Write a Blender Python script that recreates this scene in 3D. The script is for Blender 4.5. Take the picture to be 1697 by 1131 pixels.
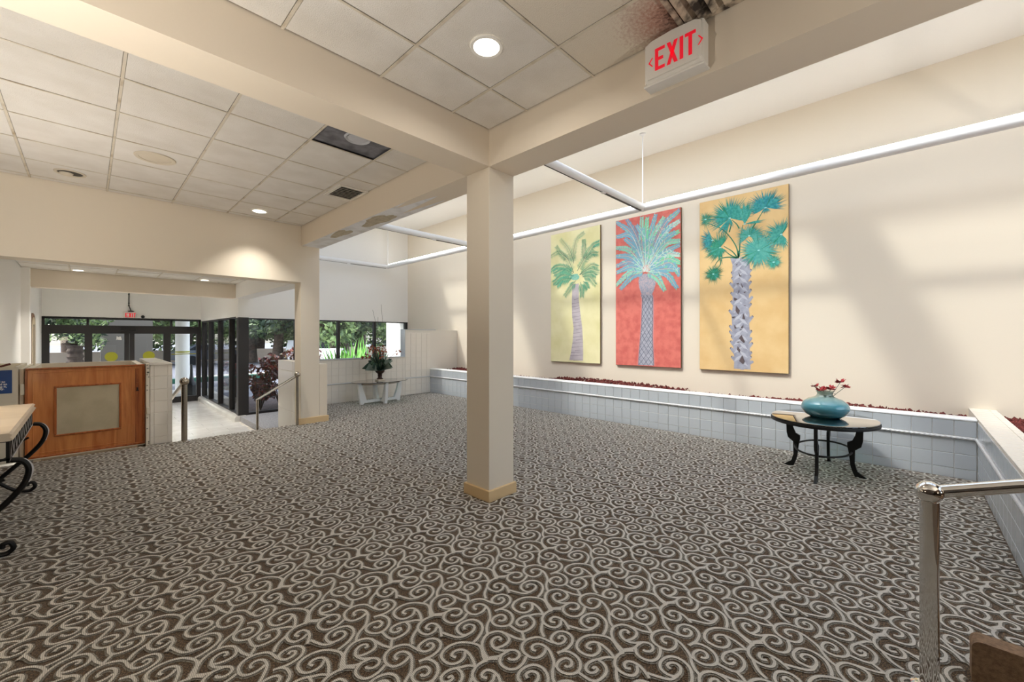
import bpy, math, random
import numpy as np
from mathutils import Vector

for o in list(bpy.data.objects):
    bpy.data.objects.remove(o)
random.seed(7)
rng = np.random.default_rng(11)
PI = math.pi
scn = bpy.context.scene
COL = scn.collection

# ------------------------------------------------------------------ camera
YAW = math.radians(46.01)
cam_d = bpy.data.cameras.new("camera")
cam_d.sensor_fit = 'HORIZONTAL'
cam_d.sensor_width = 36.0
cam_d.lens = 679.03 * 36.0 / 1697.0
cam_d.shift_y = -(565.5 - 557.6) / 1697.0
cam_d.clip_start = 0.05
cam_d.clip_end = 400
cam = bpy.data.objects.new("camera", cam_d)
COL.objects.link(cam)
cam.location = (0, 0, 1.42)
cam.rotation_euler = (PI / 2, 0, -YAW)
scn.camera = cam

# ------------------------------------------------------------------ sky, sun, exposure
SKY_STRENGTH = 0.66
SUN_ENERGY = 2.2
world = bpy.data.worlds.new("world")
scn.world = world
world.use_nodes = True
wn, wl = world.node_tree.nodes, world.node_tree.links
bg = wn["Background"]
sky = wn.new("ShaderNodeTexSky")
sky.sky_type = 'NISHITA'
sky.sun_disc = False
sky.sun_elevation = math.radians(54)
sky.sun_rotation = math.radians(-54)
sky.air_density = 1.0
sky.dust_density = 2.5
hs = wn.new("ShaderNodeHueSaturation")
hs.inputs["Saturation"].default_value = 0.5
wl.new(sky.outputs[0], hs.inputs["Color"])
wl.new(hs.outputs[0], bg.inputs[0])
bg.inputs[1].default_value = SKY_STRENGTH
sun_d = bpy.data.lights.new("sun", 'SUN')
sun_d.energy = SUN_ENERGY
sun_d.angle = math.radians(4.5)
sun_d.color = (1.0, 0.95, 0.86)
sun = bpy.data.objects.new("sun", sun_d)
COL.objects.link(sun)
sun.rotation_euler = Vector((0.583, -0.427, -1.0)).to_track_quat('-Z', 'Y').to_euler()
sun.location = (-6, 18, 20)

def portal(name, loc, rot, sx, sy):
    d = bpy.data.lights.new(name, 'AREA')
    d.shape = 'RECTANGLE'; d.size = sx; d.size_y = sy
    d.cycles.is_portal = True
    o = bpy.data.objects.new(name, d); COL.objects.link(o)
    o.location = loc; o.rotation_euler = rot
    return o
portal("skylight_portal", (4.52, 4.0, 4.82), (0, 0, 0), 2.7, 13.4)
portal("added_window_portal", (4.8, -3.75, 2.15), (-PI / 2, 0, PI), 3.8, 2.5)
portal("window_portal", (4.66, 11.32, 0.65), (PI / 2, 0, PI), 4.6, 2.5)
portal("entrance_portal", (0.85, 15.8, 0.68), (PI / 2, 0, PI), 3.4, 2.5)
portal("side_window_portal", (2.6, 13.4, 0.68), (0, PI / 2, 0), 2.5, 4.4)

vs = scn.view_settings
vs.view_transform = 'Standard'
vs.look = 'None'
vs.exposure = 0.31
vs.gamma = 1.0
vs.use_curve_mapping = False
cy = scn.cycles
cy.use_denoising = True
cy.max_bounces = 10
cy.diffuse_bounces = 6
cy.glossy_bounces = 4
cy.transmission_bounces = 8
cy.transparent_max_bounces = 24
cy.caustics_reflective = False
cy.caustics_refractive = False
cy.sample_clamp_indirect = 6.0

# ------------------------------------------------------------------ helpers: materials
def lin(c):
    return tuple(((v / 255.0) / 12.92 if v / 255.0 <= 0.04045 else ((v / 255.0 + 0.055) / 1.055) ** 2.4) for v in c) + (1.0,)

def M(name, rgb, rough=0.6, metal=0.0, spec=0.5, bump=None, var=None, coat=0.0, trans=0.0, emit=None):
    m = bpy.data.materials.new(name)
    m.use_nodes = True
    nt = m.node_tree
    b = nt.nodes["Principled BSDF"]
    b.inputs["Base Color"].default_value = lin(rgb)
    b.inputs["Roughness"].default_value = rough
    b.inputs["Metallic"].default_value = metal
    b.inputs["Specular IOR Level"].default_value = spec
    if coat:
        b.inputs["Coat Weight"].default_value = coat
        b.inputs["Coat Roughness"].default_value = 0.08
    if emit:
        b.inputs["Emission Color"].default_value = lin(emit[0])
        b.inputs["Emission Strength"].default_value = emit[1]
    geo = nt.nodes.new("ShaderNodeNewGeometry")
    if var:                                   # (scale, second colour, contrast low, high)
        sc_, rgb2, lo, hi = var
        n = nt.nodes.new("ShaderNodeTexNoise")
        n.inputs["Scale"].default_value = sc_
        n.inputs["Detail"].default_value = 5
        nt.links.new(geo.outputs["Position"], n.inputs["Vector"])
        r = nt.nodes.new("ShaderNodeValToRGB")
        r.color_ramp.elements[0].position = lo
        r.color_ramp.elements[0].color = lin(rgb)
        r.color_ramp.elements[1].position = hi
        r.color_ramp.elements[1].color = lin(rgb2)
        nt.links.new(n.outputs["Fac"], r.inputs["Fac"])
        nt.links.new(r.outputs["Color"], b.inputs["Base Color"])
    if bump:
        sc_, st = bump
        n = nt.nodes.new("ShaderNodeTexNoise")
        n.inputs["Scale"].default_value = sc_
        n.inputs["Detail"].default_value = 4
        nt.links.new(geo.outputs["Position"], n.inputs["Vector"])
        bp = nt.nodes.new("ShaderNodeBump")
        bp.inputs["Strength"].default_value = st
        bp.inputs["Distance"].default_value = 0.01
        nt.links.new(n.outputs["Fac"], bp.inputs["Height"])
        nt.links.new(bp.outputs["Normal"], b.inputs["Normal"])
    return m

def glass(name, tint=(255, 255, 255), refl=1.0, rough=0.0, min_refl=0.04):
    m = bpy.data.materials.new(name)
    m.use_nodes = True
    nt = m.node_tree
    nt.nodes.clear()
    out = nt.nodes.new("ShaderNodeOutputMaterial")
    mix = nt.nodes.new("ShaderNodeMixShader")
    tr = nt.nodes.new("ShaderNodeBsdfTransparent")
    tr.inputs[0].default_value = lin(tint)
    gl = nt.nodes.new("ShaderNodeBsdfGlossy")
    gl.inputs["Roughness"].default_value = rough
    fr = nt.nodes.new("ShaderNodeFresnel")
    fr.inputs["IOR"].default_value = 1.45
    mu = nt.nodes.new("ShaderNodeMath"); mu.operation = 'MULTIPLY_ADD'
    mu.inputs[1].default_value = refl; mu.inputs[2].default_value = 0.0
    nt.links.new(fr.outputs[0], mu.inputs[0])
    nt.links.new(mu.outputs[0], mix.inputs[0])
    nt.links.new(tr.outputs[0], mix.inputs[1])
    nt.links.new(gl.outputs[0], mix.inputs[2])
    nt.links.new(mix.outputs[0], out.inputs[0])
    return m

def grain(name, c1, c2, axis=(14, 14, 1.2), rough=0.35, dist=2.0, coat=0.3):
    m = M(name, c1, rough, coat=coat)
    nt = m.node_tree; b = nt.nodes["Principled BSDF"]
    geo = nt.nodes.new("ShaderNodeNewGeometry")
    mp = nt.nodes.new("ShaderNodeMapping"); mp.inputs["Scale"].default_value = axis
    nt.links.new(geo.outputs["Position"], mp.inputs[0])
    n = nt.nodes.new("ShaderNodeTexNoise"); n.inputs["Scale"].default_value = 1.0
    n.inputs["Detail"].default_value = 8; n.inputs["Distortion"].default_value = dist
    nt.links.new(mp.outputs[0], n.inputs["Vector"])
    r = nt.nodes.new("ShaderNodeValToRGB")
    r.color_ramp.elements[0].position = 0.32; r.color_ramp.elements[0].color = lin(c1)
    r.color_ramp.elements[1].position = 0.68; r.color_ramp.elements[1].color = lin(c2)
    nt.links.new(n.outputs["Fac"], r.inputs[0])
    nt.links.new(r.outputs[0], b.inputs["Base Color"])
    return m

MAT = dict(
    wall=M("cream_paint", (232, 222, 205), 0.75, bump=(60, 0.04)),
    beam=M("beam_paint", (229, 217, 199), 0.7, bump=(50, 0.04)),
    white=M("white_paint", (246, 244, 240), 0.7, bump=(50, 0.03)),
    trim=M("tan_trim", (224, 196, 150), 0.55),
    ctile=M("mineral_tile", (229, 225, 219), 0.95, bump=(140, 0.5), var=(4.0, (219, 214, 206), 0.35, 0.7)),
    tee=M("grid_metal", (212, 203, 187), 0.6, var=(6, (168, 150, 124), 0.52, 0.75)),
    void=M("plenum_dark", (124, 124, 130), 0.9, var=(9, (92, 92, 98), 0.4, 0.65)),
    duct=M("duct_metal", (188, 190, 196), 0.7),
    black=M("black_metal", (22, 21, 21), 0.42, bump=(60, 0.05)),
    iron=M("wrought_iron", (15, 13, 12), 0.5, spec=0.35, bump=(90, 0.15)),
    flatblack=M("matt_black", (10, 9, 9), 0.9, spec=0.1),
    chrome=M("chrome", (226, 224, 220), 0.07, metal=1.0),
    satin=M("satin_steel", (176, 168, 156), 0.22, metal=1.0),
    gtile=M("glazed_tile", (188, 195, 202), 0.14, spec=0.6),
    ctile2=M("cream_glazed_tile", (236, 231, 222), 0.18, spec=0.55),
    grout=M("tile_grout", (228, 223, 214), 0.85),
    rope=M("rope_trim_glaze", (212, 214, 217), 0.3),
    ltile=M("lobby_tile", (236, 234, 230), 0.16, var=(3, (222, 219, 214), 0.4, 0.7)),
    frame=M("bronze_frame", (40, 37, 37), 0.45),
    pane=glass("window_glass", (250, 252, 252), 0.55),
    skyl=glass("skylight_glazing", (240, 242, 242), 0.3),
    tabg=glass("table_glass", (218, 236, 230), 2.8),
    shade=M("fill_lamp_shade", (250, 240, 220), 0.8, emit=((255, 238, 214), 9.0)),
    brass=M("aged_brass", (150, 118, 70), 0.3, metal=1.0),
    uplens=M("uplight_lens", (255, 252, 246), 0.5, emit=((255, 248, 236), 10.5)),
    tglow=M("lamp_lens", (255, 252, 245), 0.5, emit=((255, 250, 238), 5.0)),
    ring=M("lamp_trim_white", (238, 236, 230), 0.4),
    discm=M("speaker_grille", (214, 204, 186), 0.7, bump=(300, 0.3)),
    tube=M("white_enamel", (244, 245, 246), 0.32),
    slot=M("track_slot", (70, 66, 60), 0.6),
    gravel=M("red_lava_gravel", (120, 54, 48), 0.95, var=(40, (82, 36, 34), 0.35, 0.65)),
    soil=M("gravel_bed", (96, 50, 44), 0.95),
    exitw=M("sign_plastic", (233, 229, 222), 0.4),
    exitr=M("exit_red", (226, 22, 48), 0.5, emit=((235, 20, 45), 0.35)),
    wood=grain("gate_plywood", (226, 154, 90), (192, 112, 58), axis=(9, 9, 0.9)),
    woodd=grain("gate_moulding", (190, 110, 56), (150, 80, 38), axis=(20, 20, 3)),
    fabric=M("gate_inset_panel", (196, 186, 160), 0.8, var=(5, (182, 172, 146), 0.4, 0.65), bump=(200, 0.15)),
    cream=M("lift_enamel", (226, 219, 203), 0.4),
    blue=M("sign_blue", (24, 72, 142), 0.45),
    ink=M("sign_lettering", (236, 240, 246), 0.5),
    dark=M("dark_hardware", (40, 36, 34), 0.5),
    marble=M("stone_top", (226, 214, 196), 0.28, var=(3, (206, 192, 172), 0.4, 0.7)),
    silver=M("worn_silver_paint", (196, 196, 200), 0.5),
    brown=M("brown_plush_carpet", (150, 122, 96), 0.95, var=(60, (122, 98, 76), 0.35, 0.65), bump=(220, 0.4)),
    wlac=M("white_lacquer", (240, 242, 245), 0.3),
    nickel=M("brushed_nickel", (150, 142, 130), 0.3, metal=1.0),
    urn=M("bronze_urn", (70, 50, 42), 0.4, metal=0.4),
    leafg=M("silk_leaf_green", (72, 100, 74), 0.6, var=(30, (120, 144, 116), 0.4, 0.7)),
    leafd=M("silk_leaf_dark", (46, 74, 62), 0.6),
    leafb=M("dried_bloom_rust", (140, 74, 46), 0.7),
    twig=M("twig_brown", (84, 68, 52), 0.8),
    redp=M("red_petal", (170, 30, 36), 0.55),
    canvas_edge=M("hardboard_edge", (110, 84, 52), 0.8),
    asphalt=M("asphalt", (122, 124, 134), 0.9, var=(3, (106, 107, 116), 0.4, 0.7)),
    mulch=M("bark_mulch", (92, 78, 78), 0.95, var=(14, (62, 50, 50), 0.35, 0.65), bump=(60, 0.6)),
    kerb=M("concrete_kerb", (210, 204, 192), 0.8),
    kgreen=M("green_kerb_paint", (50, 108, 88), 0.7),
    stucco=M("beige_stucco", (196, 178, 160), 0.85, bump=(40, 0.1)),
    taupe=M("taupe_stucco", (116, 109, 99), 0.85),
    bark=M("tree_bark", (98, 84, 74), 0.95, var=(6, (70, 58, 52), 0.35, 0.65), bump=(18, 0.7)),
    leaf1=M("tree_leaf", (104, 124, 78), 0.6, var=(1.5, (70, 92, 58), 0.4, 0.65)),
    leaf2=M("light_tree_leaf", (152, 174, 112), 0.6, var=(1.5, (112, 138, 82), 0.4, 0.65)),
    leaf3=M("dark_tree_leaf", (66, 84, 64), 0.6, var=(1.5, (48, 62, 50), 0.4, 0.65)),
    sword=M("sword_leaf", (120, 190, 78), 0.45, var=(8, (178, 214, 140), 0.45, 0.7)),
    croton=M("croton_leaf", (150, 64, 54), 0.45, var=(9, (92, 84, 44), 0.45, 0.6)),
    croton2=M("croton_leaf_dark", (96, 70, 66), 0.5, var=(9, (110, 52, 46), 0.5, 0.7)),
    carw=M("white_car_paint", (238, 240, 242), 0.2, coat=0.6),
    carg=M("grey_car_paint", (96, 104, 116), 0.25, coat=0.6),
    carglass=M("car_glass", (40, 48, 54), 0.08),
    tyre=M("tyre_rubber", (26, 26, 28), 0.8),
    yellow=M("yellow_decal", (160, 158, 34), 0.5),
    low_bounce=grain("low_bounce_panelling", (58, 42, 30), (42, 30, 21), axis=(6, 6, 0.6)),  # dark finish given to unseen walls so they bounce less light
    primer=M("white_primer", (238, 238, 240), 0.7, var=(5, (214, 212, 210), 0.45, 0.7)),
    plaster=M("patched_plaster", (196, 184, 160), 0.85, var=(25, (172, 160, 138), 0.4, 0.65)),
)

# ------------------------------------------------------------------ helpers: meshes
ORG = {}

class MB:
    def __init__(self):
        self.v = []; self.f = []; self.mi = []
    def add(self, vs, fs, mi=0):
        n = len(self.v)
        self.v += [tuple(map(float, p)) for p in vs]
        self.f += [tuple(i + n for i in f) for f in fs]
        self.mi += [mi] * len(fs)
        return self
    def box(self, x0, x1, y0, y1, z0, z1, mi=0, bev=0.0):
        x0, x1 = min(x0, x1), max(x0, x1); y0, y1 = min(y0, y1), max(y0, y1); z0, z1 = min(z0, z1), max(z0, z1)
        if bev <= 0:
            vs = [(x, y, z) for z in (z0, z1) for y in (y0, y1) for x in (x0, x1)]
            return self.add(vs, [(0, 2, 3, 1), (4, 5, 7, 6), (0, 1, 5, 4), (2, 6, 7, 3), (0, 4, 6, 2), (1, 3, 7, 5)], mi)
        b = min(bev, (x1 - x0) * .45, (y1 - y0) * .45, (z1 - z0) * .45)
        rings = []
        for z, ins in ((z0, b), (z0 + b, 0), (z1 - b, 0), (z1, b)):
            c = b if ins == 0 else b * 1.0
            xa, xb, ya, yb = x0 + ins, x1 - ins, y0 + ins, y1 - ins
            k = b * 0.7
            rings.append([(xa + k, ya, z), (xb - k, ya, z), (xb, ya + k, z), (xb, yb - k, z), (xb - k, yb, z), (xa + k, yb, z), (xa, yb - k, z), (xa, ya + k, z)])
        vs = [p for r in rings for p in r]
        fs = [tuple(reversed(range(8))), tuple(range(24, 32))]
        for r in range(3):
            for i in range(8):
                j = (i + 1) % 8
                fs.append((r * 8 + i, r * 8 + j, r * 8 + 8 + j, r * 8 + 8 + i))
        return self.add(vs, fs, mi)
    def prism(self, poly, fn, d0, d1, mi=0):
        n = len(poly)
        vs = [fn(a, b, d0) for a, b in poly] + [fn(a, b, d1) for a, b in poly]
        fs = [tuple(range(n - 1, -1, -1)), tuple(range(n, 2 * n))]
        for i in range(n):
            j = (i + 1) % n
            fs.append((i, j, n + j, n + i))
        return self.add(vs, fs, mi)
    def tube(self, path, r, n=10, mi=0, closed=False):
        P = [Vector(p) for p in path]
        m = len(P)
        rs = r if isinstance(r, (list, tuple)) else [r] * m
        vs = []; fs = []
        prev = None
        for i in range(m):
            a = P[i - 1] if (i > 0 or closed) else P[i]
            b = P[(i + 1) % m] if (i < m - 1 or closed) else P[i]
            t = (b - a).normalized()
            if prev is None:
                up = Vector((0, 0, 1)) if abs(t.z) < .9 else Vector((1, 0, 0))
                s = t.cross(up).normalized()
            else:
                s = (prev - t * prev.dot(t)).normalized()
            prev = s
            w = t.cross(s)
            for k in range(n):
                q = 2 * PI * k / n
                vs.append(P[i] + (s * math.cos(q) + w * math.sin(q)) * rs[i])
        for i in range(m if closed else m - 1):
            i2 = (i + 1) % m
            for k in range(n):
                k2 = (k + 1) % n
                fs.append((i * n + k, i * n + k2, i2 * n + k2, i2 * n + k))
        if not closed:
            fs.append(tuple(range(n - 1, -1, -1)))
            fs.append(tuple((m - 1) * n + k for k in range(n)))
        return self.add(vs, fs, mi)
    def lathe(self, prof, c=(0, 0, 0), n=24, sx=1.0, sy=1.0, mi=0, cap=True):
        vs = []; fs = []
        for r, z in prof:
            for k in range(n):
                q = 2 * PI * k / n
                vs.append((c[0] + r * sx * math.cos(q), c[1] + r * sy * math.sin(q), c[2] + z))
        for i in range(len(prof) - 1):
            for k in range(n):
                k2 = (k + 1) % n
                fs.append((i * n + k, i * n + k2, (i + 1) * n + k2, (i + 1) * n + k))
        if cap:
            if prof[0][0] > 1e-6: fs.append(tuple(range(n - 1, -1, -1)))
            if prof[-1][0] > 1e-6: fs.append(tuple((len(prof) - 1) * n + k for k in range(n)))
        return self.add(vs, fs, mi)
    def sphere(self, c, r, n=14, sz=1.0, mi=0):
        pr = [(max(1e-4, r * math.sin(PI * i / n)), -r * sz * math.cos(PI * i / n)) for i in range(n + 1)]
        return self.lathe(pr, c, n + 4, mi=mi)
    def mesh(self, name, mats, org=(0, 0, 0), smooth=False):
        me = bpy.data.meshes.new(name)
        ox, oy, oz = org
        me.from_pydata([(a - ox, b - oy, c - oz) for a, b, c in self.v], [], self.f)
        for m in (mats if isinstance(mats, (list, tuple)) else [mats]):
            me.materials.append(MAT[m] if isinstance(m, str) else m)
        if any(self.mi):
            me.polygons.foreach_set("material_index", self.mi)
        if smooth:
            me.polygons.foreach_set("use_smooth", [True] * len(me.polygons))
            try: me.set_sharp_from_angle(angle=math.radians(42))
            except Exception: pass
        me.update()
        return me
    def build(self, name, mats, parent=None, smooth=False, org=None):
        if parent is not None:
            o_ = ORG[parent.name]
        elif org is not None:
            o_ = org
        else:
            a = np.array(self.v); o_ = ((a[:, 0].min() + a[:, 0].max()) / 2, (a[:, 1].min() + a[:, 1].max()) / 2, a[:, 2].min())
        me = self.mesh(name, mats, o_, smooth)
        o = bpy.data.objects.new(name, me)
        COL.objects.link(o)
        if parent is not None:
            o.parent = parent
        else:
            o.location = o_
        ORG[o.name] = o_
        return o

def tag(o, label, cat, group=None, kind=None):
    o["label"] = label; o["category"] = cat
    if group: o["group"] = group
    if kind: o["kind"] = kind
    return o

def thing(name, loc, label, cat, group=None, kind=None):
    o = bpy.data.objects.new(name, None)
    COL.objects.link(o)
    o.location = loc
    o.empty_display_size = 0.1
    ORG[o.name] = tuple(loc)
    return tag(o, label, cat, group, kind)

def place(name, me, parent, loc, scale=(1, 1, 1), rot=(0, 0, 0)):
    o = bpy.data.objects.new(name, me)
    COL.objects.link(o)
    q = ORG[parent.name]
    o.parent = parent
    o.location = (loc[0] - q[0], loc[1] - q[1], loc[2] - q[2])
    o.scale = scale; o.rotation_euler = rot
    return o

def copy_tree(o, loc, rotz, label=None, parent=None):
    c = o.copy(); COL.objects.link(c)
    if parent is None:
        c.location = loc; c.rotation_euler = (0, 0, rotz)
        if label: c["label"] = label
    else:
        c.parent = parent
    for ch in list(o.children):
        copy_tree(ch, None, None, None, c)
    return c

def spline(pts, n=6, closed=False):
    P = [np.array(p, float) for p in pts]
    m = len(P); out = []
    rngi = range(m if closed else m - 1)
    for i in rngi:
        p0 = P[(i - 1) % m] if (closed or i > 0) else 2 * P[0] - P[1]
        p1 = P[i]; p2 = P[(i + 1) % m]
        p3 = P[(i + 2) % m] if (closed or i + 2 < m) else 2 * P[-1] - P[-2]
        for k in range(n):
            t = k / n
            out.append(0.5 * ((2 * p1) + (-p0 + p2) * t + (2 * p0 - 5 * p1 + 4 * p2 - p3) * t * t + (-p0 + 3 * p1 - 3 * p2 + p3) * t ** 3))
    if not closed: out.append(P[-1])
    return [tuple(p) for p in out]

XY = lambda a, b, d: (a, b, d)
XZ = lambda a, b, d: (a, d, b)
YZ = lambda a, b, d: (d, a, b)

# unit tile meshes: a 1 x 1 slab with a pillowed edge facing one way, centred on its back face
def tile_mesh(normal, mat, w, h, t=0.006, e=0.0025):
    b = MB()
    pr = [(-w / 2, -h / 2, 0), (w / 2, -h / 2, 0), (w / 2, h / 2, 0), (-w / 2, h / 2, 0)]
    mid = [(x, y, t * 0.6) for x, y, _ in pr]
    top = [(x - math.copysign(e, x), y - math.copysign(e, y), t) for x, y, _ in pr]
    fn = {'-x': lambda p: (-p[2], -p[0], p[1]), '-y': lambda p: (p[0], -p[2], p[1]), '+y': lambda p: (-p[0], p[2], p[1]),
          '+z': lambda p: (p[0], p[1], p[2]), '-z': lambda p: (p[0], -p[1], -p[2]), '+x': lambda p: (p[2], p[0], p[1])}[normal]
    vs = [fn(p) for p in pr + mid + top]
    fs = []
    for r in (0, 4):
        for i in range(4):
            j = (i + 1) % 4
            fs.append((r + i, r + j, r + 4 + j, r + 4 + i))
    fs.append((8, 9, 10, 11))
    b.add(vs, fs)
    return b.mesh("tile_" + mat, mat)

# traced pattern data (metres)
SCROLLS = [
    [(1.400, 1.607), (1.394, 1.621), (1.409, 1.637), (1.433, 1.633), (1.448, 1.610), (1.447, 1.575), (1.430, 1.542), (1.402, 1.506), (1.365, 1.484), (1.337, 1.461), (1.320, 1.435)],
    [(1.442, 1.586), (1.428, 1.576), (1.400, 1.571), (1.368, 1.581), (1.354, 1.608), (1.356, 1.641), (1.369, 1.664), (1.395, 1.680), (1.429, 1.679), (1.462, 1.662), (1.479, 1.639), (1.486, 1.606), (1.492, 1.580)],
    [(1.456, 1.529), (1.482, 1.521), (1.514, 1.514), (1.553, 1.519), (1.579, 1.537), (1.590, 1.565), (1.581, 1.594), (1.558, 1.611), (1.526, 1.612), (1.502, 1.602), (1.495, 1.579), (1.506, 1.557), (1.528, 1.549), (1.552, 1.556), (1.558, 1.575), (1.544, 1.586), (1.531, 1.576)],
    [(1.478, 1.521), (1.492, 1.509), (1.500, 1.487), (1.500, 1.457), (1.483, 1.426), (1.454, 1.407), (1.426, 1.406), (1.401, 1.423), (1.387, 1.450), (1.390, 1.479), (1.413, 1.495), (1.440, 1.494), (1.461, 1.483), (1.464, 1.460), (1.446, 1.445), (1.425, 1.451), (1.424, 1.466)],
    [(1.388, 1.496), (1.397, 1.487)],
    [(1.608, 1.333), (1.591, 1.356), (1.560, 1.374), (1.528, 1.393), (1.495, 1.398), (1.471, 1.389), (1.465, 1.368), (1.480, 1.352), (1.505, 1.352), (1.507, 1.368), (1.491, 1.367)],
    [(1.549, 1.376), (1.547, 1.348), (1.531, 1.325), (1.504, 1.314), (1.471, 1.315), (1.446, 1.325), (1.434, 1.349), (1.433, 1.378), (1.434, 1.404)],
    [(1.443, 1.327), (1.430, 1.308), (1.410, 1.280)],
    [(1.583, 1.431), (1.574, 1.450), (1.594, 1.462), (1.621, 1.453), (1.635, 1.428), (1.632, 1.390), (1.619, 1.354), (1.608, 1.333)],
    [(1.629, 1.427), (1.609, 1.405), (1.579, 1.399), (1.549, 1.410), (1.534, 1.437), (1.535, 1.470), (1.550, 1.492), (1.581, 1.503), (1.618, 1.500), (1.656, 1.480), (1.686, 1.441), (1.697, 1.409), (1.690, 1.382), (1.670, 1.351), (1.659, 1.323)],
    [(1.328, 1.367), (1.338, 1.363), (1.345, 1.376), (1.334, 1.389), (1.314, 1.391), (1.294, 1.380), (1.281, 1.354), (1.283, 1.331), (1.297, 1.307), (1.318, 1.290), (1.336, 1.270), (1.337, 1.247), (1.321, 1.233), (1.298, 1.234), (1.282, 1.251), (1.284, 1.263)],
    [(1.281, 1.346), (1.299, 1.334), (1.330, 1.326), (1.361, 1.332), (1.374, 1.352), (1.377, 1.383), (1.367, 1.408), (1.344, 1.425), (1.316, 1.432), (1.285, 1.424), (1.258, 1.405), (1.239, 1.380), (1.225, 1.348), (1.219, 1.326)],
    [(1.378, 1.381), (1.386, 1.347), (1.392, 1.319), (1.409, 1.285)],
    [(1.224, 1.729), (1.242, 1.715), (1.264, 1.701), (1.294, 1.698), (1.320, 1.692)],
    [(1.272, 1.699), (1.243, 1.679), (1.234, 1.649), (1.243, 1.618), (1.266, 1.601), (1.298, 1.599), (1.328, 1.607), (1.344, 1.616)],
    [(1.263, 1.534), (1.271, 1.552), (1.296, 1.548), (1.309, 1.527), (1.300, 1.507), (1.274, 1.497), (1.242, 1.503), (1.228, 1.524), (1.231, 1.556), (1.249, 1.574), (1.278, 1.581), (1.311, 1.574), (1.335, 1.557), (1.345, 1.527), (1.338, 1.496), (1.320, 1.472), (1.289, 1.454), (1.259, 1.444), (1.238, 1.442)],
    [(1.248, 1.498), (1.222, 1.505), (1.203, 1.521), (1.190, 1.550), (1.180, 1.576), (1.174, 1.595)],
    [(1.603, 1.655), (1.591, 1.672), (1.605, 1.687), (1.629, 1.685), (1.642, 1.661), (1.640, 1.629), (1.624, 1.597), (1.611, 1.577)],
    [(1.635, 1.645), (1.611, 1.629), (1.577, 1.631), (1.559, 1.659), (1.560, 1.692), (1.575, 1.716), (1.609, 1.731), (1.643, 1.730), (1.664, 1.721)],
    [(1.564, 1.702), (1.531, 1.683), (1.506, 1.662), (1.489, 1.632)],
    [(1.648, 1.328), (1.675, 1.316), (1.702, 1.289)],
]
FANS = [(0.448, 2.35, 0.32, -20, 215, 70, 0), (0.448, 2.35, 0.269, 225, 262, 16, 0), (0.448, 2.35, 0.154, 268, 300, 8, 0), (0.927, 2.406, 0.27, -15, 205, 75, 1), (0.927, 2.406, 0.103, 225, 330, 18, 1), (0.654, 2.22, 0.318, 62, 112, 34, 2), (0.654, 2.22, 0.257, -4, 8, 8, 2), (1.123, 1.982, 0.236, 40, 330, 80, 2), (0.715, 2.032, 0.205, -40, 220, 60, 3), (0.715, 2.032, 0.229, -25, 15, 14, 3), (0.197, 2.049, 0.23, 110, 255, 40, 1), (0.311, 1.917, 0.251, 55, 285, 60, 4), (0.311, 1.917, 0.145, 290, 330, 12, 4), (0.095, 2.398, 0.152, 0, 360, 40, 4), (0.211, 1.514, 0.162, 0, 360, 60, 5), (1.029, 1.6, 0.123, 0, 360, 60, 6), (0.84, 1.797, 0.275, 0, 360, 110, 3)]
FAN_STEMS = [[(0.568, 1.727), (0.543, 1.882), (0.454, 2.056), (0.324, 2.212), (0.122, 2.335)], [(0.555, 1.729), (0.48, 1.836), (0.364, 1.93)], [(0.555, 1.722), (0.454, 1.784), (0.337, 1.906)], [(0.58, 1.739), (0.593, 1.971), (0.63, 2.211)], [(0.751, 2.134), (0.822, 2.241), (0.904, 2.384)], [(0.58, 2.165), (0.543, 2.241), (0.48, 2.315)], [(0.543, 1.723), (0.428, 1.752), (0.298, 1.735), (0.218, 1.623)], [(0.324, 1.731), (0.311, 1.648), (0.258, 1.583)], [(0.617, 1.707), (0.715, 1.761), (0.84, 1.797)], [(0.568, 1.713), (0.568, 1.809), (0.58, 1.835)], [(0.84, 1.797), (0.961, 1.74), (1.029, 1.6)], [(0.822, 1.934), (0.984, 1.986), (1.123, 1.982)], [(0.441, 2.135), (0.467, 2.241), (0.473, 2.31)]]
BOOT_L = [(0.454, 1.735), (0.486, 1.627), (0.48, 1.489), (0.486, 1.398), (0.505, 1.257), (0.486, 1.12), (0.492, 0.995), (0.473, 0.871), (0.48, 0.704), (0.486, 0.565), (0.492, 0.426), (0.505, 0.287), (0.511, 0.177), (0.505, 0.038)]
BOOT_R = [(0.703, 1.689), (0.721, 1.598), (0.727, 1.462), (0.703, 1.377), (0.715, 1.241), (0.709, 1.106), (0.703, 0.984), (0.721, 0.861), (0.715, 0.699), (0.727, 0.564), (0.715, 0.429), (0.727, 0.293), (0.727, 0.185), (0.733, 0.037)]
SPIKE_L = [(0.448, 1.353), (0.46, 1.205), (0.46, 1.073), (0.435, 0.935), (0.441, 0.697), (0.441, 0.614), (0.467, 0.537), (0.454, 0.46), (0.454, 0.356), (0.467, 0.224), (0.467, 1.518), (0.473, 1.434)]
SPIKE_R = [(0.745, 1.353), (0.745, 1.231), (0.763, 1.122), (0.745, 1.022), (0.769, 0.833), (0.751, 0.618), (0.751, 0.51), (0.763, 0.436), (0.751, 0.301), (0.769, 0.16), (0.745, 0.233), (0.745, 1.528), (0.739, 1.441)]
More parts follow.
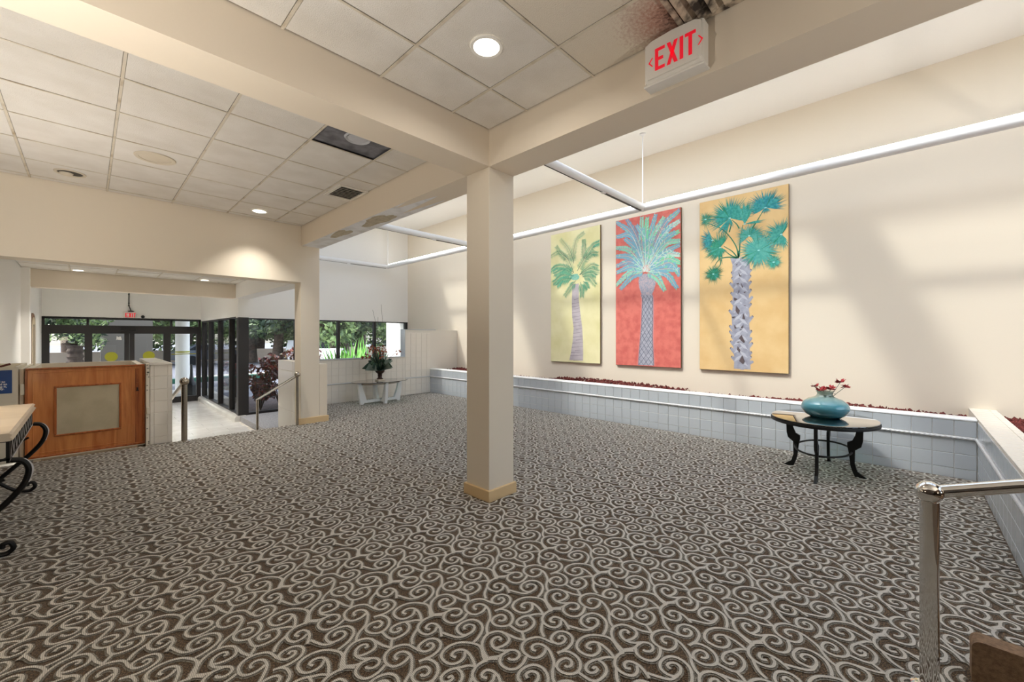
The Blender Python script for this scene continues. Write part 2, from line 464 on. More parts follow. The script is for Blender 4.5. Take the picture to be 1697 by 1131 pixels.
GAPS = [[(0.536, 1.006), (0.59, 0.921), (0.565, 0.864), (0.53, 0.917)], [(0.638, 0.885), (0.66, 0.798), (0.623, 0.797)], [(0.611, 0.557), (0.66, 0.448), (0.636, 0.434), (0.578, 0.502)], [(0.561, 0.385), (0.595, 0.324), (0.586, 0.287), (0.549, 0.33)], [(0.623, 0.25), (0.654, 0.162), (0.636, 0.113), (0.58, 0.159)], [(0.599, 1.353), (0.636, 1.274), (0.62, 1.262)], [(0.576, 1.238), (0.586, 1.217), (0.558, 1.168)], [(0.505, 1.126), (0.558, 1.099), (0.511, 1.077)], [(0.505, 0.72), (0.543, 0.664), (0.518, 0.648)], [(0.642, 0.717), (0.623, 0.653), (0.599, 0.66)], [(0.473, 0.829), (0.533, 0.838), (0.492, 0.807)], [(0.536, 1.331), (0.58, 1.341), (0.568, 1.318)], [(0.636, 1.199), (0.676, 1.203), (0.654, 1.18)], [(0.536, 0.447), (0.599, 0.455), (0.568, 0.438)], [(0.636, 1.001), (0.681, 0.999), (0.654, 0.989)], [(0.58, 0.64), (0.623, 0.644), (0.599, 0.63)], [(0.53, 1.621), (0.568, 1.644), (0.543, 1.613)], [(0.568, 1.507), (0.599, 1.449), (0.636, 1.438), (0.58, 1.444)]]
DATE_FRONDS = [[(0.588, 1.68), (0.335, 2.362), (0.015, 2.663)], [(0.588, 1.68), (0.438, 2.281), (0.231, 2.67)], [(0.588, 1.68), (0.572, 2.259), (0.421, 2.521)], [(0.588, 1.68), (0.514, 2.268), (0.522, 2.643)], [(0.588, 1.68), (0.588, 2.256), (0.621, 2.616)], [(0.588, 1.68), (0.67, 2.274), (0.775, 2.639)], [(0.588, 1.68), (0.703, 2.237), (0.916, 2.564)], [(0.588, 1.68), (0.892, 2.388), (1.179, 2.636)], [(0.588, 1.68), (0.908, 2.279), (1.186, 2.459)], [(0.588, 1.68), (0.892, 2.161), (1.172, 2.285)], [(0.588, 1.68), (0.877, 2.118), (1.105, 2.282)], [(0.588, 1.68), (0.923, 2.095), (1.194, 2.127)], [(0.588, 1.68), (0.892, 1.949), (1.186, 2.055)], [(0.588, 1.68), (0.923, 1.929), (1.186, 1.893)], [(0.588, 1.68), (0.954, 1.85), (1.194, 1.76)], [(0.588, 1.68), (1.015, 1.782), (1.186, 1.555)], [(0.588, 1.68), (0.954, 1.594), (1.142, 1.346)], [(0.588, 1.68), (0.798, 1.55), (0.931, 1.325)], [(0.588, 1.68), (0.335, 2.33), (0.024, 2.39)], [(0.588, 1.68), (0.301, 2.079), (0.015, 2.186)], [(0.588, 1.68), (0.301, 1.967), (0.011, 2.022)], [(0.588, 1.68), (0.301, 1.887), (0.015, 1.841)], [(0.588, 1.68), (0.318, 1.789), (0.033, 1.724)], [(0.588, 1.68), (0.301, 1.695), (0.024, 1.495)], [(0.588, 1.68), (0.353, 1.626), (0.106, 1.415)], [(0.588, 1.68), (0.969, 1.683), (1.179, 1.644)], [(0.588, 1.68), (0.438, 2.06), (0.195, 2.321)], [(0.588, 1.68), (0.83, 2.171), (1.045, 2.389)]]
DATE_BULB = [(0.455, 1.521), (0.48, 1.613), (0.572, 1.642), (0.686, 1.622), (0.759, 1.554), (0.775, 1.445), (0.743, 1.34), (0.703, 1.251), (0.522, 1.263), (0.472, 1.393)]
DATE_L = [(0.504, 1.276), (0.527, 1.189), (0.519, 0.976), (0.511, 0.762), (0.496, 0.548), (0.473, 0.305), (0.458, 0.132), (0.453, 0.017)]
DATE_R = [(0.713, 1.262), (0.727, 1.177), (0.727, 0.967), (0.727, 0.757), (0.72, 0.548), (0.727, 0.31), (0.735, 0.143), (0.742, 0.02)]
FEATHER = [[(0.59, 1.833), (0.441, 2.125), (0.23, 2.306), (0.001, 2.247)], [(0.59, 2.045), (0.478, 2.32), (0.269, 2.561)], [(0.59, 2.015), (0.581, 2.229), (0.663, 2.503), (0.833, 2.602)], [(0.681, 1.853), (0.86, 2.1), (1.033, 2.311), (1.185, 2.359)], [(0.59, 1.825), (0.384, 1.971), (0.171, 2.012), (0.001, 1.944)], [(0.735, 1.765), (0.965, 1.858), (1.185, 1.794)], [(0.807, 1.72), (0.965, 1.704), (1.11, 1.544)], [(0.608, 1.755), (0.307, 1.801), (0.071, 1.683)], [(0.645, 1.661), (0.516, 1.551), (0.365, 1.378)], [(0.753, 1.62), (0.789, 1.483), (0.793, 1.333)], [(0.825, 1.629), (0.886, 1.564), (0.93, 1.486)], [(0.735, 1.772), (0.999, 1.935), (1.16, 1.887)], [(0.842, 2.073), (0.842, 2.31), (0.839, 2.46)], [(0.572, 1.804), (0.346, 1.921), (0.091, 1.855)], [(0.789, 1.766), (0.999, 1.788), (1.118, 1.717)], [(0.534, 1.717), (0.307, 1.724), (0.171, 1.611)], [(0.46, 2.123), (0.269, 2.273), (0.151, 2.431)], [(0.86, 2.07), (1.016, 2.167), (1.152, 2.148)]]
FEATHER_L = [(0.553, 1.593), (0.549, 1.502), (0.553, 1.487), (0.545, 1.262), (0.55, 0.95), (0.587, 0.695), (0.562, 0.413), (0.519, 0.186), (0.484, 0.043)]
FEATHER_R = [(0.714, 1.609), (0.717, 1.489), (0.714, 1.474), (0.714, 1.265), (0.739, 1.013), (0.781, 0.873), (0.798, 0.692), (0.814, 0.429), (0.822, 0.222), (0.814, 0.042)]

# ================================================================== THE SETTING
def struct(o, label, cat):
    return tag(o, label, cat, kind="structure")

def carpet_mat(name, cols, spots, hatch=0.0):
    m = M(name, cols[0][1], 0.97, spec=0.1)
    nt = m.node_tree; b = nt.nodes["Principled BSDF"]
    geo = nt.nodes.new("ShaderNodeNewGeometry")
    n = nt.nodes.new("ShaderNodeTexNoise"); n.inputs["Scale"].default_value = spots; n.inputs["Detail"].default_value = 3; n.inputs["Roughness"].default_value = 0.75
    nt.links.new(geo.outputs["Position"], n.inputs["Vector"])
    r = nt.nodes.new("ShaderNodeValToRGB")
    r.color_ramp.elements[0].position = cols[0][0]; r.color_ramp.elements[0].color = lin(cols[0][1])
    r.color_ramp.elements[1].position = cols[-1][0]; r.color_ramp.elements[1].color = lin(cols[-1][1])
    for q in cols[1:-1]:
        e = r.color_ramp.elements.new(q[0]); e.color = lin(q[1])
    nt.links.new(n.outputs["Fac"], r.inputs[0])
    last = r.outputs[0]
    if hatch:                                  # rows of yarn loops running across the hall
        w = nt.nodes.new("ShaderNodeTexWave"); w.bands_direction = 'X'; w.inputs["Scale"].default_value = 48; w.inputs["Distortion"].default_value = 1.5; w.inputs["Detail"].default_value = 1
        nt.links.new(geo.outputs["Position"], w.inputs["Vector"])
        mr = nt.nodes.new("ShaderNodeMapRange"); mr.inputs["To Min"].default_value = 1.0 - hatch; mr.inputs["To Max"].default_value = 1.0
        nt.links.new(w.outputs["Fac"], mr.inputs["Value"])
        mx = nt.nodes.new("ShaderNodeMix"); mx.data_type = 'RGBA'; mx.blend_type = 'MULTIPLY'; mx.inputs["Factor"].default_value = 1.0
        nt.links.new(last, mx.inputs["A"]); nt.links.new(mr.outputs[0], mx.inputs["B"])
        last = mx.outputs["Result"]
    nt.links.new(last, b.inputs["Base Color"])
    bp = nt.nodes.new("ShaderNodeBump"); bp.inputs["Strength"].default_value = 0.6; bp.inputs["Distance"].default_value = 0.006
    nt.links.new(n.outputs["Fac"], bp.inputs["Height"]); nt.links.new(bp.outputs["Normal"], b.inputs["Normal"])
    return m
MAT['carpet'] = carpet_mat("carpet_brown", [(0.38, (34, 27, 20)), (0.5, (84, 69, 53)), (0.62, (138, 110, 80))], 150)
MAT['yarn'] = carpet_mat("carpet_cream_yarn", [(0.34, (214, 207, 193)), (0.62, (246, 242, 233))], 260, 0.42)
MAT['halo'] = carpet_mat("carpet_grey_yarn", [(0.38, (84, 79, 70)), (0.62, (168, 163, 151))], 160)
for k_ in ('carpet', 'yarn', 'halo'):
    s_ = MAT[k_].node_tree.nodes["Principled BSDF"]
    s_.inputs["Sheen Weight"].default_value = 0.6 if k_ == 'yarn' else 0.3
    s_.inputs["Sheen Roughness"].default_value = 0.45
    s_.inputs["Specular IOR Level"].default_value = 0.1

floor = MB()
floor.box(-0.9, 2.66, -3.5, 7.08, -0.55, 0)
floor.box(2.66, 6.2, -3.5, 8.75, -0.55, 0)
floor = struct(floor.build("floor", "carpet", org=(0, 0, 0)), "brown carpeted floor with cream scroll pattern", "floor")

def scroll_mesh(name, mat, width, zlift, step, parent):
    PXX, PYY = 0.4555, 0.405
    cen = []; nrm = []; segs = []; lift = []
    base = 0
    for kk, pl in enumerate(SCROLLS):
        s = np.array(spline(pl, 8))
        d = np.r_[0, np.cumsum(np.hypot(*np.diff(s, axis=0).T))]
        k = max(2, int(d[-1] / step))
        t = np.linspace(0, d[-1], k + 1)
        p = np.c_[np.interp(t, d, s[:, 0]), np.interp(t, d, s[:, 1])]
        g = np.gradient(p, axis=0); g /= np.hypot(g[:, 0], g[:, 1])[:, None] + 1e-9
        lift.append(np.full(k + 1, zlift + 0.00016 * kk))
        cen.append(p); nrm.append(np.c_[-g[:, 1], g[:, 0]])
        segs += [(base + i, base + i + 1) for i in range(k)]
        base += k + 1
    cen = np.vstack(cen); nrm = np.vstack(nrm); segs = np.array(segs); lift = np.hstack(lift)
    n = len(cen)
    L = np.c_[cen + nrm * width / 2, lift]
    R = np.c_[cen - nrm * width / 2, lift]
    V = np.vstack([L, R])
    Q = np.c_[segs[:, 0], segs[:, 0] + n, segs[:, 1] + n, segs[:, 1]]
    mid = (cen[segs[:, 0]] + cen[segs[:, 1]]) / 2
    allv = []; allf = []; cnt = 0
    for i in range(-6, 14):
        for j in range(-8, 20):
            off = np.array([i * PXX, j * PYY])
            mm = mid + off
            w = width / 2
            inA = (mm[:, 0] > -0.89 + w) & (mm[:, 0] < 6.02 - w) & (mm[:, 1] > -1.4) & (mm[:, 1] < 7.07 - w)
            inB = (mm[:, 0] > 2.8 + w) & (mm[:, 0] < 6.02 - w) & (mm[:, 1] > 7.0) & (mm[:, 1] < 8.69 - w)
            inC = (mm[:, 0] > 2.36) & (mm[:, 0] < 2.71) & (mm[:, 1] > 2.55) & (mm[:, 1] < 2.9)
            inD = (mm[:, 0] > 3.55) & (mm[:, 1] < -0.492 + w)
            inE = (mm[:, 0] > 2.5) & (mm[:, 0] < 2.64) & (mm[:, 1] < -0.17)
            inF = (mm[:, 0] > 2.36) & (mm[:, 0] < 2.81) & (mm[:, 1] > 6.98)
            ok = (inA | inB) & ~inC & ~inD & ~inE & ~inF
            if not ok.any(): continue
            q = Q[ok]
            used, inv = np.unique(q, return_inverse=True)
            vv = V[used].copy(); vv[:, :2] += off
            allv.append(vv); allf.append(inv.reshape(-1, 4) + cnt); cnt += len(used)
    V = np.vstack(allv).astype(np.float32); Fq = np.vstack(allf).astype(np.int32)
    me = bpy.data.meshes.new(name)
    me.vertices.add(len(V)); me.vertices.foreach_set("co", V.ravel())
    me.loops.add(Fq.size); me.loops.foreach_set("vertex_index", Fq.ravel())
    me.polygons.add(len(Fq)); me.polygons.foreach_set("loop_start", np.arange(0, Fq.size, 4, dtype=np.int32))
    me.materials.append(MAT[mat])
    me.update(calc_edges=True)
    o = bpy.data.objects.new(name, me); COL.objects.link(o)
    o.parent = parent
    o["kind"] = "stuff"
    return o
scroll_mesh("grey_scroll_pile", "halo", 0.028, 0.0008, 0.017, floor)
scroll_mesh("cream_scroll_pile", "yarn", 0.0125, 0.0048, 0.011, floor)

lob = MB(); lob.box(-0.9, 2.55, 7.08, 15.75, -0.75, -0.556)
lob = struct(lob.build("floor_lobby", "grout", org=(0, 0, 0)), "white tiled floor of the lower entrance lobby", "floor")
lt = tile_mesh('+z', 'ltile', 0.604, 0.298, 0.006, 0.002)
r = 0
y = 9.0
while y < 15.6:
    x = 0.86 + (0.3 if r % 2 else 0.0)
    xs = [0.86] + [x + 0.607 * k for k in range(0 if x > 0.9 else 1, 4)] + [2.41]
    xs = sorted(set(round(v, 3) for v in xs if v <= 2.41))
    for a, b in zip(xs[:-1], xs[1:]):
        if b - a > 0.04:
            place("floor_tile", lt, lob, ((a + b) / 2, y + 0.15, -0.556), ((b - a - 0.003) / 0.604, 1, 1))
    y += 0.301; r += 1

st = thing("staircase", (1.58, 7.08, -0.556), "carpeted steps down to the lobby between the ball-topped posts", "stairs", kind="structure")
for k in range(3):
    b = MB(); b.box(0.8, 2.37, 7.08 + 0.6 * k, 7.08 + 0.6 * (k + 1), -0.556, -0.14 * (k + 1))
    b.build("step", "carpet", st)
led = MB(); led.box(2.5, 6.9, 8.9, 11.13, -0.556, -0.43); led.box(2.45, 2.5, 8.9, 11.08, -0.556, -0.43)
struct(led.build("floor_ledge", M("sky_lit_carpet", (186, 186, 190), 0.95, bump=(300, 0.5), var=(60, (142, 142, 146), 0.4, 0.62))), "low carpeted ledge along the foot of the lobby window", "floor")  # sky reflection from the window put into a paler carpet colour

# ---- walls
def wall(name, bx, mat, label, cat="wall"):
    b = MB()
    for q in bx: b.box(*q)
    return struct(b.build(name, mat), label, cat)

wall("wall_right", [(6.9, 7.1, -3.7, 11.35, -0.6, 4.8)], "wall", "tall cream wall where the three palm paintings hang")
wall("wall_rear", [(-1.1, 2.9, -3.7, -3.5, -0.6, 4.8), (6.7, 7.1, -3.7, -3.5, -0.6, 4.8), (2.9, 6.7, -3.7, -3.5, -0.6, 0.9), (2.9, 6.7, -3.7, -3.5, 3.4, 4.8)], "low_bounce", "unseen wall at the rear of the hall, darkened to bounce less light")
wall("wall_left", [(-1.1, -0.9, -3.5, 7.3, -0.6, 3.4)], "low_bounce", "unseen wall behind the iron console table, darkened to bounce less light")
wall("wall_lobby", [(-1.0, -0.8, 7.3, 15.8, -0.75, 2.7), (-0.8, -0.7, 11.0, 11.3, -0.55, 2.62)], "white", "white side wall of the lobby beyond the lift")
wall("wall_header", [(-0.9, 2.38, 7.0, 7.28, 2.285, 3.3)], "wall", "cream header wall above the opening to the lobby")
wall("wall_back", [(2.42, 6.9, 11.15, 11.35, 1.85, 4.8)], "white", "tall white wall panel above the strip window")
wall("wall_entrance", [(-0.8, 2.6, 15.6, 15.8, 1.92, 2.75), (2.42, 2.6, 11.35, 15.6, 1.88, 2.75)], "white", "white wall above the dark entrance doors")
stub = wall("wall_stub", [(2.667, 2.79, 7.0, 7.28, 0, 0.955), (2.606, 2.79, 7.285, 8.9, -0.55, 0.955)], "wall", "low cream wall stub joined to the far column")

def beam(bx, label, mat="beam"):
    b = MB()
    for q in bx: b.box(*q)
    return struct(b.build("beam", mat), label, "beam")
beam([(-0.9, 2.387, 2.577, 2.875, 2.874, 3.3)], "cream ceiling beam crossing from the upper left corner to the centre column")
bl = beam([(2.387, 2.69, -3.5, 7.0, 2.874, 4.8)], "long cream beam over the centre column carrying the exit sign")
beam([(2.375, 2.665, 7.28, 11.15, 2.3, 4.8)], "white soffit beam running back from the far column over the lobby edge", "white")
beam([(-0.8, 2.375, 11.15, 11.42, 2.3, 2.75)], "pale beam crossing the lobby in front of the small exit sign")
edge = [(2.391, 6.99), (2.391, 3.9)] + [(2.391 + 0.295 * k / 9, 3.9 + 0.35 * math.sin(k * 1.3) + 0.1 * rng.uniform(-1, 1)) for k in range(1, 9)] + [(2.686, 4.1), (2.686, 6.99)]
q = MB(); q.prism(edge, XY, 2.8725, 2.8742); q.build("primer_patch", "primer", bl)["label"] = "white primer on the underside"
for (cx, cyy, rx, ry) in ((2.53, 4.78, 0.10, 0.36), (2.49, 5.78, 0.085, 0.30)):
    q = MB(); pts = []
    for k in range(26):
        a = 2 * PI * k / 26; f = 1 + 0.22 * math.sin(3 * a + cx * 9) + 0.12 * rng.uniform(-1, 1)
        pts.append((cx + rx * f * math.cos(a), cyy + ry * f * math.sin(a)))
    q.prism(pts, XY, 2.8705, 2.8724)
    q.build("plaster_patch", "plaster", bl)["label"] = "bare plaster patch"

def column(x0, x1, y0, y1, z1, label, trims):
    b = MB(); b.box(x0, x1, y0, y1, 0, z1, bev=0.004)
    c = struct(b.build("column", "wall"), label, "column")
    t = MB()
    for q in trims: t.box(*q, bev=0.004)
    t.build("base_trim", "trim", c)["label"] = "tan base trim"
    return c
column(2.387, 2.69, 2.577, 2.875, 2.874, "square cream column standing in the middle of the carpet",
       [(2.367, 2.71, 2.557, 2.895, 0, 0.098)])
column(2.375, 2.665, 7.0, 7.28, 3.3, "square cream column at the head of the lobby steps",
       [(2.355, 2.81, 6.98, 7.0, 0, 0.10), (2.355, 2.375, 7.0, 7.08, 0, 0.10)])

# ---- suspended ceilings
CZ = 3.183
ctm = tile_mesh('-z', 'ctile', 0.596, 0.596, 0.004, 0.003)
def susp_ceiling(name, xs, ys, z, label, skip=(), special=None):
    back = MB(); back.box(xs[0], xs[-1], ys[0], ys[-1], z + 0.03, z + 0.06)
    c = struct(back.build(name, "void", org=(0, 0, 0)), label, "ceiling")
    for i, (a, b) in enumerate(zip(xs[:-1], xs[1:])):
        for j, (p, q) in enumerate(zip(ys[:-1], ys[1:])):
            if (i, j) in skip: continue
            o = place("ceiling_tile", ctm, c, ((a + b) / 2, (p + q) / 2, z + 0.006 + 0.0015 * rng.uniform(-1, 1)), ((b - a - 0.021) / 0.596, (q - p - 0.019) / 0.596, 1))
            if special and (i, j) in special:
                o.data = special[(i, j)]
    bt = MB(); bt.box(-0.0085, 0.0085, ys[0], ys[-1], 0, 0.006)
    bm_ = bt.mesh("grid_bar_long", "tee")
    for x in xs[1:-1]:
        place("grid_bar", bm_, c, (x, 0, z - 0.002))
    for y in ys[1:-1]:
        bt = MB(); bt.box(xs[0], xs[-1], -0.007, 0.007, 0, 0.005)
        place("grid_bar", bt.mesh("grid_bar_cross", "tee"), c, (0, y, z - 0.001))
    return c
GX = [-0.9, -0.445, 0.165, 0.775, 1.385, 1.995, 2.387]
GYL = [2.875, 3.25, 3.86, 4.465, 5.07, 5.675, 6.28, 6.885, 7.0]
GYN = [-3.5, -2.735, -2.125, -1.515, -0.905, -0.295, 0.315, 0.925, 1.535, 2.143, 2.577]
# stained tile beside the louvre: soot and rust blown from the vent
sm = M("stained_mineral_tile", (226, 219, 206), 0.95, bump=(140, 0.5))
nt = sm.node_tree
geo = nt.nodes.new("ShaderNodeNewGeometry")
vd = nt.nodes.new("ShaderNodeVectorMath"); vd.operation = 'DISTANCE'; vd.inputs[1].default_value = (2.24, 0.90, 3.18)
nz = nt.nodes.new("ShaderNodeTexNoise"); nz.inputs["Scale"].default_value = 60; nz.inputs["Detail"].default_value = 6
nt.links.new(geo.outputs["Position"], vd.inputs[0]); nt.links.new(geo.outputs["Position"], nz.inputs["Vector"])
m1 = nt.nodes.new("ShaderNodeMath"); m1.operation = 'MULTIPLY_ADD'; m1.inputs[1].default_value = 0.35; nt.links.new(nz.outputs["Fac"], m1.inputs[0]); nt.links.new(vd.outputs["Value"], m1.inputs[2])
rp = nt.nodes.new("ShaderNodeValToRGB")
rp.color_ramp.elements[0].position = 0.17; rp.color_ramp.elements[0].color = lin((60, 42, 38))
rp.color_ramp.elements[1].position = 0.52; rp.color_ramp.elements[1].color = lin((222, 213, 198))
e_ = rp.color_ramp.elements.new(0.30); e_.color = lin((176, 140, 124))
nt.links.new(m1.outputs[0], rp.inputs[0]); nt.links.new(rp.outputs[0], nt.nodes["Principled BSDF"].inputs["Base Color"])
MAT['ctile_stain'] = sm
stm = tile_mesh('-z', 'ctile_stain', 0.596, 0.596, 0.004, 0.003)
cl = susp_ceiling("ceiling_left", GX, GYL, CZ, "suspended tile ceiling with a missing tile, over the left half of the hall", skip={(4, 1)})
susp_ceiling("ceiling_near", GX, GYN, CZ, "suspended tile ceiling bay around the bright round downlight", skip={(5, 6)}, special={(5, 7): stm, (4, 7): stm})
b = MB(); b.box(1.39, 1.99, 3.255, 3.855, CZ + 0.02, CZ + 0.028)
o = b.build("plenum_panel", "void", cl); o["label"] = "dark panel in the missing tile opening"
b = MB(); b.lathe([(0.085, 0), (0.105, -0.012), (0.115, 0)], (1.69, 3.56, CZ + 0.02), 28); b.lathe([(0.0001, -0.004), (0.085, -0.004)], (1.69, 3.56, CZ + 0.02), 28, cap=False)
b.build("duct_collar", "duct", cl)["label"] = "round grey duct collar"
susp_ceiling("ceiling_lobby", [-0.8, -0.22, 0.38, 0.99, 1.60, 2.2, 2.375], [7.28, 7.9, 8.51, 9.12, 9.73, 10.34, 10.95, 11.15], 2.62, "low suspended tile ceiling of the lobby seen under the header")
b = MB(); b.box(-0.8, 2.42, 11.42, 15.6, 2.62, 2.75)
struct(b.build("ceiling_entry", "white"), "plain white ceiling just inside the entrance doors", "ceiling")
b = MB()
b.box(5.84, 6.9, -3.5, 11.15, 4.62, 4.8); b.box(2.69, 3.2, -3.5, 11.15, 4.62, 4.8)
b.box(3.2, 5.84, 10.2, 11.15, 4.62, 4.8); b.box(3.2, 5.84, 6.35, 7.6, 4.62, 4.8); b.box(3.2, 5.84, 1.12, 1.72, 4.62, 4.8); b.box(3.2, 5.84, -3.5, -2.8, 4.62, 4.8)
struct(b.build("ceiling_right", "white"), "high white ceiling above the palm paintings", "ceiling")
b = MB(); b.box(-1.1, 2.4, -3.7, 11.4, 3.3, 3.5); b.box(-1.1, 2.6, 11.4, 15.9, 2.75, 2.95)
struct(b.build("roof", "stucco"), "flat roof slab over the hall and lobby", "roof")
sk = thing("window_3", (4.5, 4, 4.72), "skylight in the high white ceiling", "skylight", kind="structure")
for (a, c) in ((-2.8, 1.12), (1.72, 6.35), (7.6, 10.2)):
    q = MB(); q.box(3.2, 5.84, a, c, 4.735, 4.745); q.build("pane", "skyl", sk)

w4 = thing("added_window_4", (4.8, -3.6, 0.9), "added unseen window for fill daylight in the rear wall of the high bay", "window", kind="structure")  # unseen window added to light the surfaces that face the rear
for q in ((2.9, 2.97, 0.9, 3.4), (4.13, 4.2, 0.9, 3.4), (5.4, 5.47, 0.9, 3.4), (6.63, 6.7, 0.9, 3.4), (2.9, 6.7, 0.9, 0.97), (2.9, 6.7, 2.1, 2.17), (2.9, 6.7, 3.33, 3.4)):
    b = MB(); b.box(q[0], q[1], -3.66, -3.56, q[2], q[3]); b.build("mullion", "frame", w4)
for a, c in ((2.97, 4.13), (4.2, 5.4), (5.47, 6.63)):
    b = MB(); b.box(a, c, -3.614, -3.606, 0.97, 3.33); b.build("pane", "pane", w4)
# ---- tiled planter walls
def tiles_on(parent, normal, mat, fixed, us, rows, n="wall_tile"):
    me = tile_mesh(normal, mat, 0.150, 0.150, 0.006, 0.003)
    for (a, b) in zip(us[:-1], us[1:]):
        for (p, q) in rows:
            sw, sh = (b - a - 0.0035) / 0.150, (q - p - 0.0035) / 0.150
            u, v = (a + b) / 2, (p + q) / 2
            if normal in ('-x', '+x'):
                place(n, me, parent, (fixed, u, v), (1, sw, sh))
            elif normal == '+z':
                place(n, me, parent, (u, v, fixed), (sw, sh, 1))
            else:
                place(n, me, parent, (u, fixed, v), (sw, 1, sh))

def rope(path0, path1, parent, r=0.015):
    a, b_ = Vector(path0), Vector(path1)
    L = (b_ - a).length; d = (b_ - a) / L
    s = d.cross(Vector((0, 0, 1))).normalized(); w = Vector((0, 0, 1))
    n = int(L / 0.0075); k = 8
    vs = []; fs = []
    for i in range(n + 1):
        t = L * i / n
        for j in range(k):
            q = 2 * PI * j / k
            rr = r * (0.70 + 0.38 * abs(math.cos(q - 2 * PI * t / 0.075)))
            vs.append(a + d * t + (s * math.cos(q) + w * math.sin(q)) * rr)
    for i in range(n):
        for j in range(k):
            j2 = (j + 1) % k
            fs.append((i * k + j, i * k + j2, (i + 1) * k + j2, (i + 1) * k + j))
    q = MB(); q.add(vs, fs)
    return q.build("rope_moulding", "rope", parent, smooth=True)

ROWS = [(0.0, 0.098), (0.098, 0.245), (0.245, 0.392), (0.423, 0.58)]
def frange(a, b, s):
    out = [a]
    while out[-1] + s < b - 0.02: out.append(out[-1] + s)
    out.append(b)
    return out
b = MB(); b.box(6.036, 6.2, -0.49, 8.7, 0, 0.588)
pw = struct(b.build("wall_planter", "grout", org=(6.1, 4.1, 0)), "long low white tiled planter wall below the palm paintings", "wall")
tiles_on(pw, '-x', 'gtile', 6.036, frange(-0.488, 8.7, 0.1531), ROWS)
rope((6.026, -0.49, 0.4075), (6.026, 8.7, 0.4075), pw)
b = MB(); b.prism([(6.026, 0.584), (6.026, 0.594), (6.034, 0.603), (6.21, 0.603), (6.21, 0.584)], lambda a, z, d: (a, d, z), -0.49, 8.7)
b.build("coping", "wlac", pw)

b = MB(); b.box(3.6, 6.9, -0.70, -0.496, 0, 0.604)
pp = struct(b.build("wall_planter_return", "grout", org=(5, -0.6, 0)), "short low tiled wall meeting the planter wall beside the chrome handrail", "wall")
tiles_on(pp, '+y', 'gtile', -0.496, frange(3.6, 6.03, 0.1531), ROWS)
tiles_on(pp, '+z', 'ctile2', 0.604, frange(3.6, 6.9, 0.1531), [(-0.70, -0.645), (-0.645, -0.492)], "coping_tile")
rope((3.6, -0.486, 0.4075), (6.026, -0.486, 0.4075), pp)

b = MB(); b.box(2.795, 5.31, 8.706, 8.9, -0.5, 0.925); b.box(5.31, 6.9, 8.706, 8.9, -0.5, 1.575)
fw = struct(b.build("wall_tiled_far", "grout", org=(4.5, 8.8, 0)), "cream tiled low wall with a stepped-up end below the strip window", "wall")
low_rows = [(-0.43, -0.306), (-0.306, -0.153), (-0.153, 0.0)]
up = [(0.582 + 0.153 * k, 0.582 + 0.153 * (k + 1)) for k in range(6)]
ORG[stub.name] = tuple(stub.location)
tiles_on(stub, '-x', 'ctile2', 2.606, [7.29, 8.1, 8.9], [(-0.5, 0.03), (0.03, 0.78), (0.78, 0.955)])
us = frange(2.79, 5.31, 0.153)
tiles_on(fw, '-y', 'ctile2', 8.706, us, ROWS + [(0.582, 0.735), (0.735, 0.888)])
us = frange(5.31, 6.03, 0.153)
tiles_on(fw, '-y', 'ctile2', 8.706, us, ROWS + up)
rope((2.8, 8.696, 0.4075), (6.026, 8.696, 0.4075), fw, 0.012)
b = MB(); b.box(2.795, 5.31, 8.69, 8.9, 0.925, 0.94, bev=0.004); b.box(5.30, 5.312, 8.70, 8.9, 0.925, 1.585); b.box(5.30, 6.2, 8.695, 8.9, 1.575, 1.59)
b.build("sill", "gtile", fw)

# ---- gravel in the planters
b = MB(); b.box(6.205, 6.895, -0.485, 8.70, 0.3, 0.47)
gb = tag(b.build("planter_bed", "soil"), "red lava gravel filling the planter along the painted wall", "gravel", kind="stuff")
vs = []; fs = []
oc = np.array([(1, 0, 0), (-1, 0, 0), (0, 1, 0), (0, -1, 0), (0, 0, 1), (0, 0, -1)], float)
ocf = [(0, 2, 4), (2, 1, 4), (1, 3, 4), (3, 0, 4), (2, 0, 5), (1, 2, 5), (3, 1, 5), (0, 3, 5)]
def stones(n, x0, x1, y0, y1, zf):
    for _ in range(n):
        x, yy = rng.uniform(x0, x1), rng.uniform(y0, y1)
        s = rng.uniform(0.012, 0.03)
        p = oc * (s * rng.uniform(0.6, 1.2, 3)) + rng.uniform(-0.3, 0.3, (6, 3)) * s
        z = zf(x, yy)
        k = len(vs)
        vs.extend((p + (x, yy, z)).tolist()); fs.extend([tuple(i + k for i in f) for f in ocf])
stones(5200, 6.23, 6.88, -0.46, 8.67, lambda x, y: 0.485 + 0.05 * (0.5 + 0.5 * math.sin(y * 1.7 + 0.6)) * (x - 6.1) + rng.uniform(0, 0.025) + (0.045 if 2.6 < y < 5.2 or y > 7.6 else 0) * (x - 6.1) * 1.4)
q = MB(); q.add(vs, fs)
q.build("loose_stones", "gravel", gb)["kind"] = "stuff"
b = MB(); b.box(3.605, 6.895, -3.495, -0.705, 0.3, 0.52)
gb = tag(b.build("planter_bed", "soil"), "red lava gravel behind the short tiled return wall", "gravel", kind="stuff")
vs = []; fs = []
stones(1500, 5.2, 6.88, -2.2, -0.72, lambda x, y: 0.53 + rng.uniform(0, 0.02))
q = MB(); q.add(vs, fs)
q.build("loose_stones", "gravel", gb)["kind"] = "stuff"

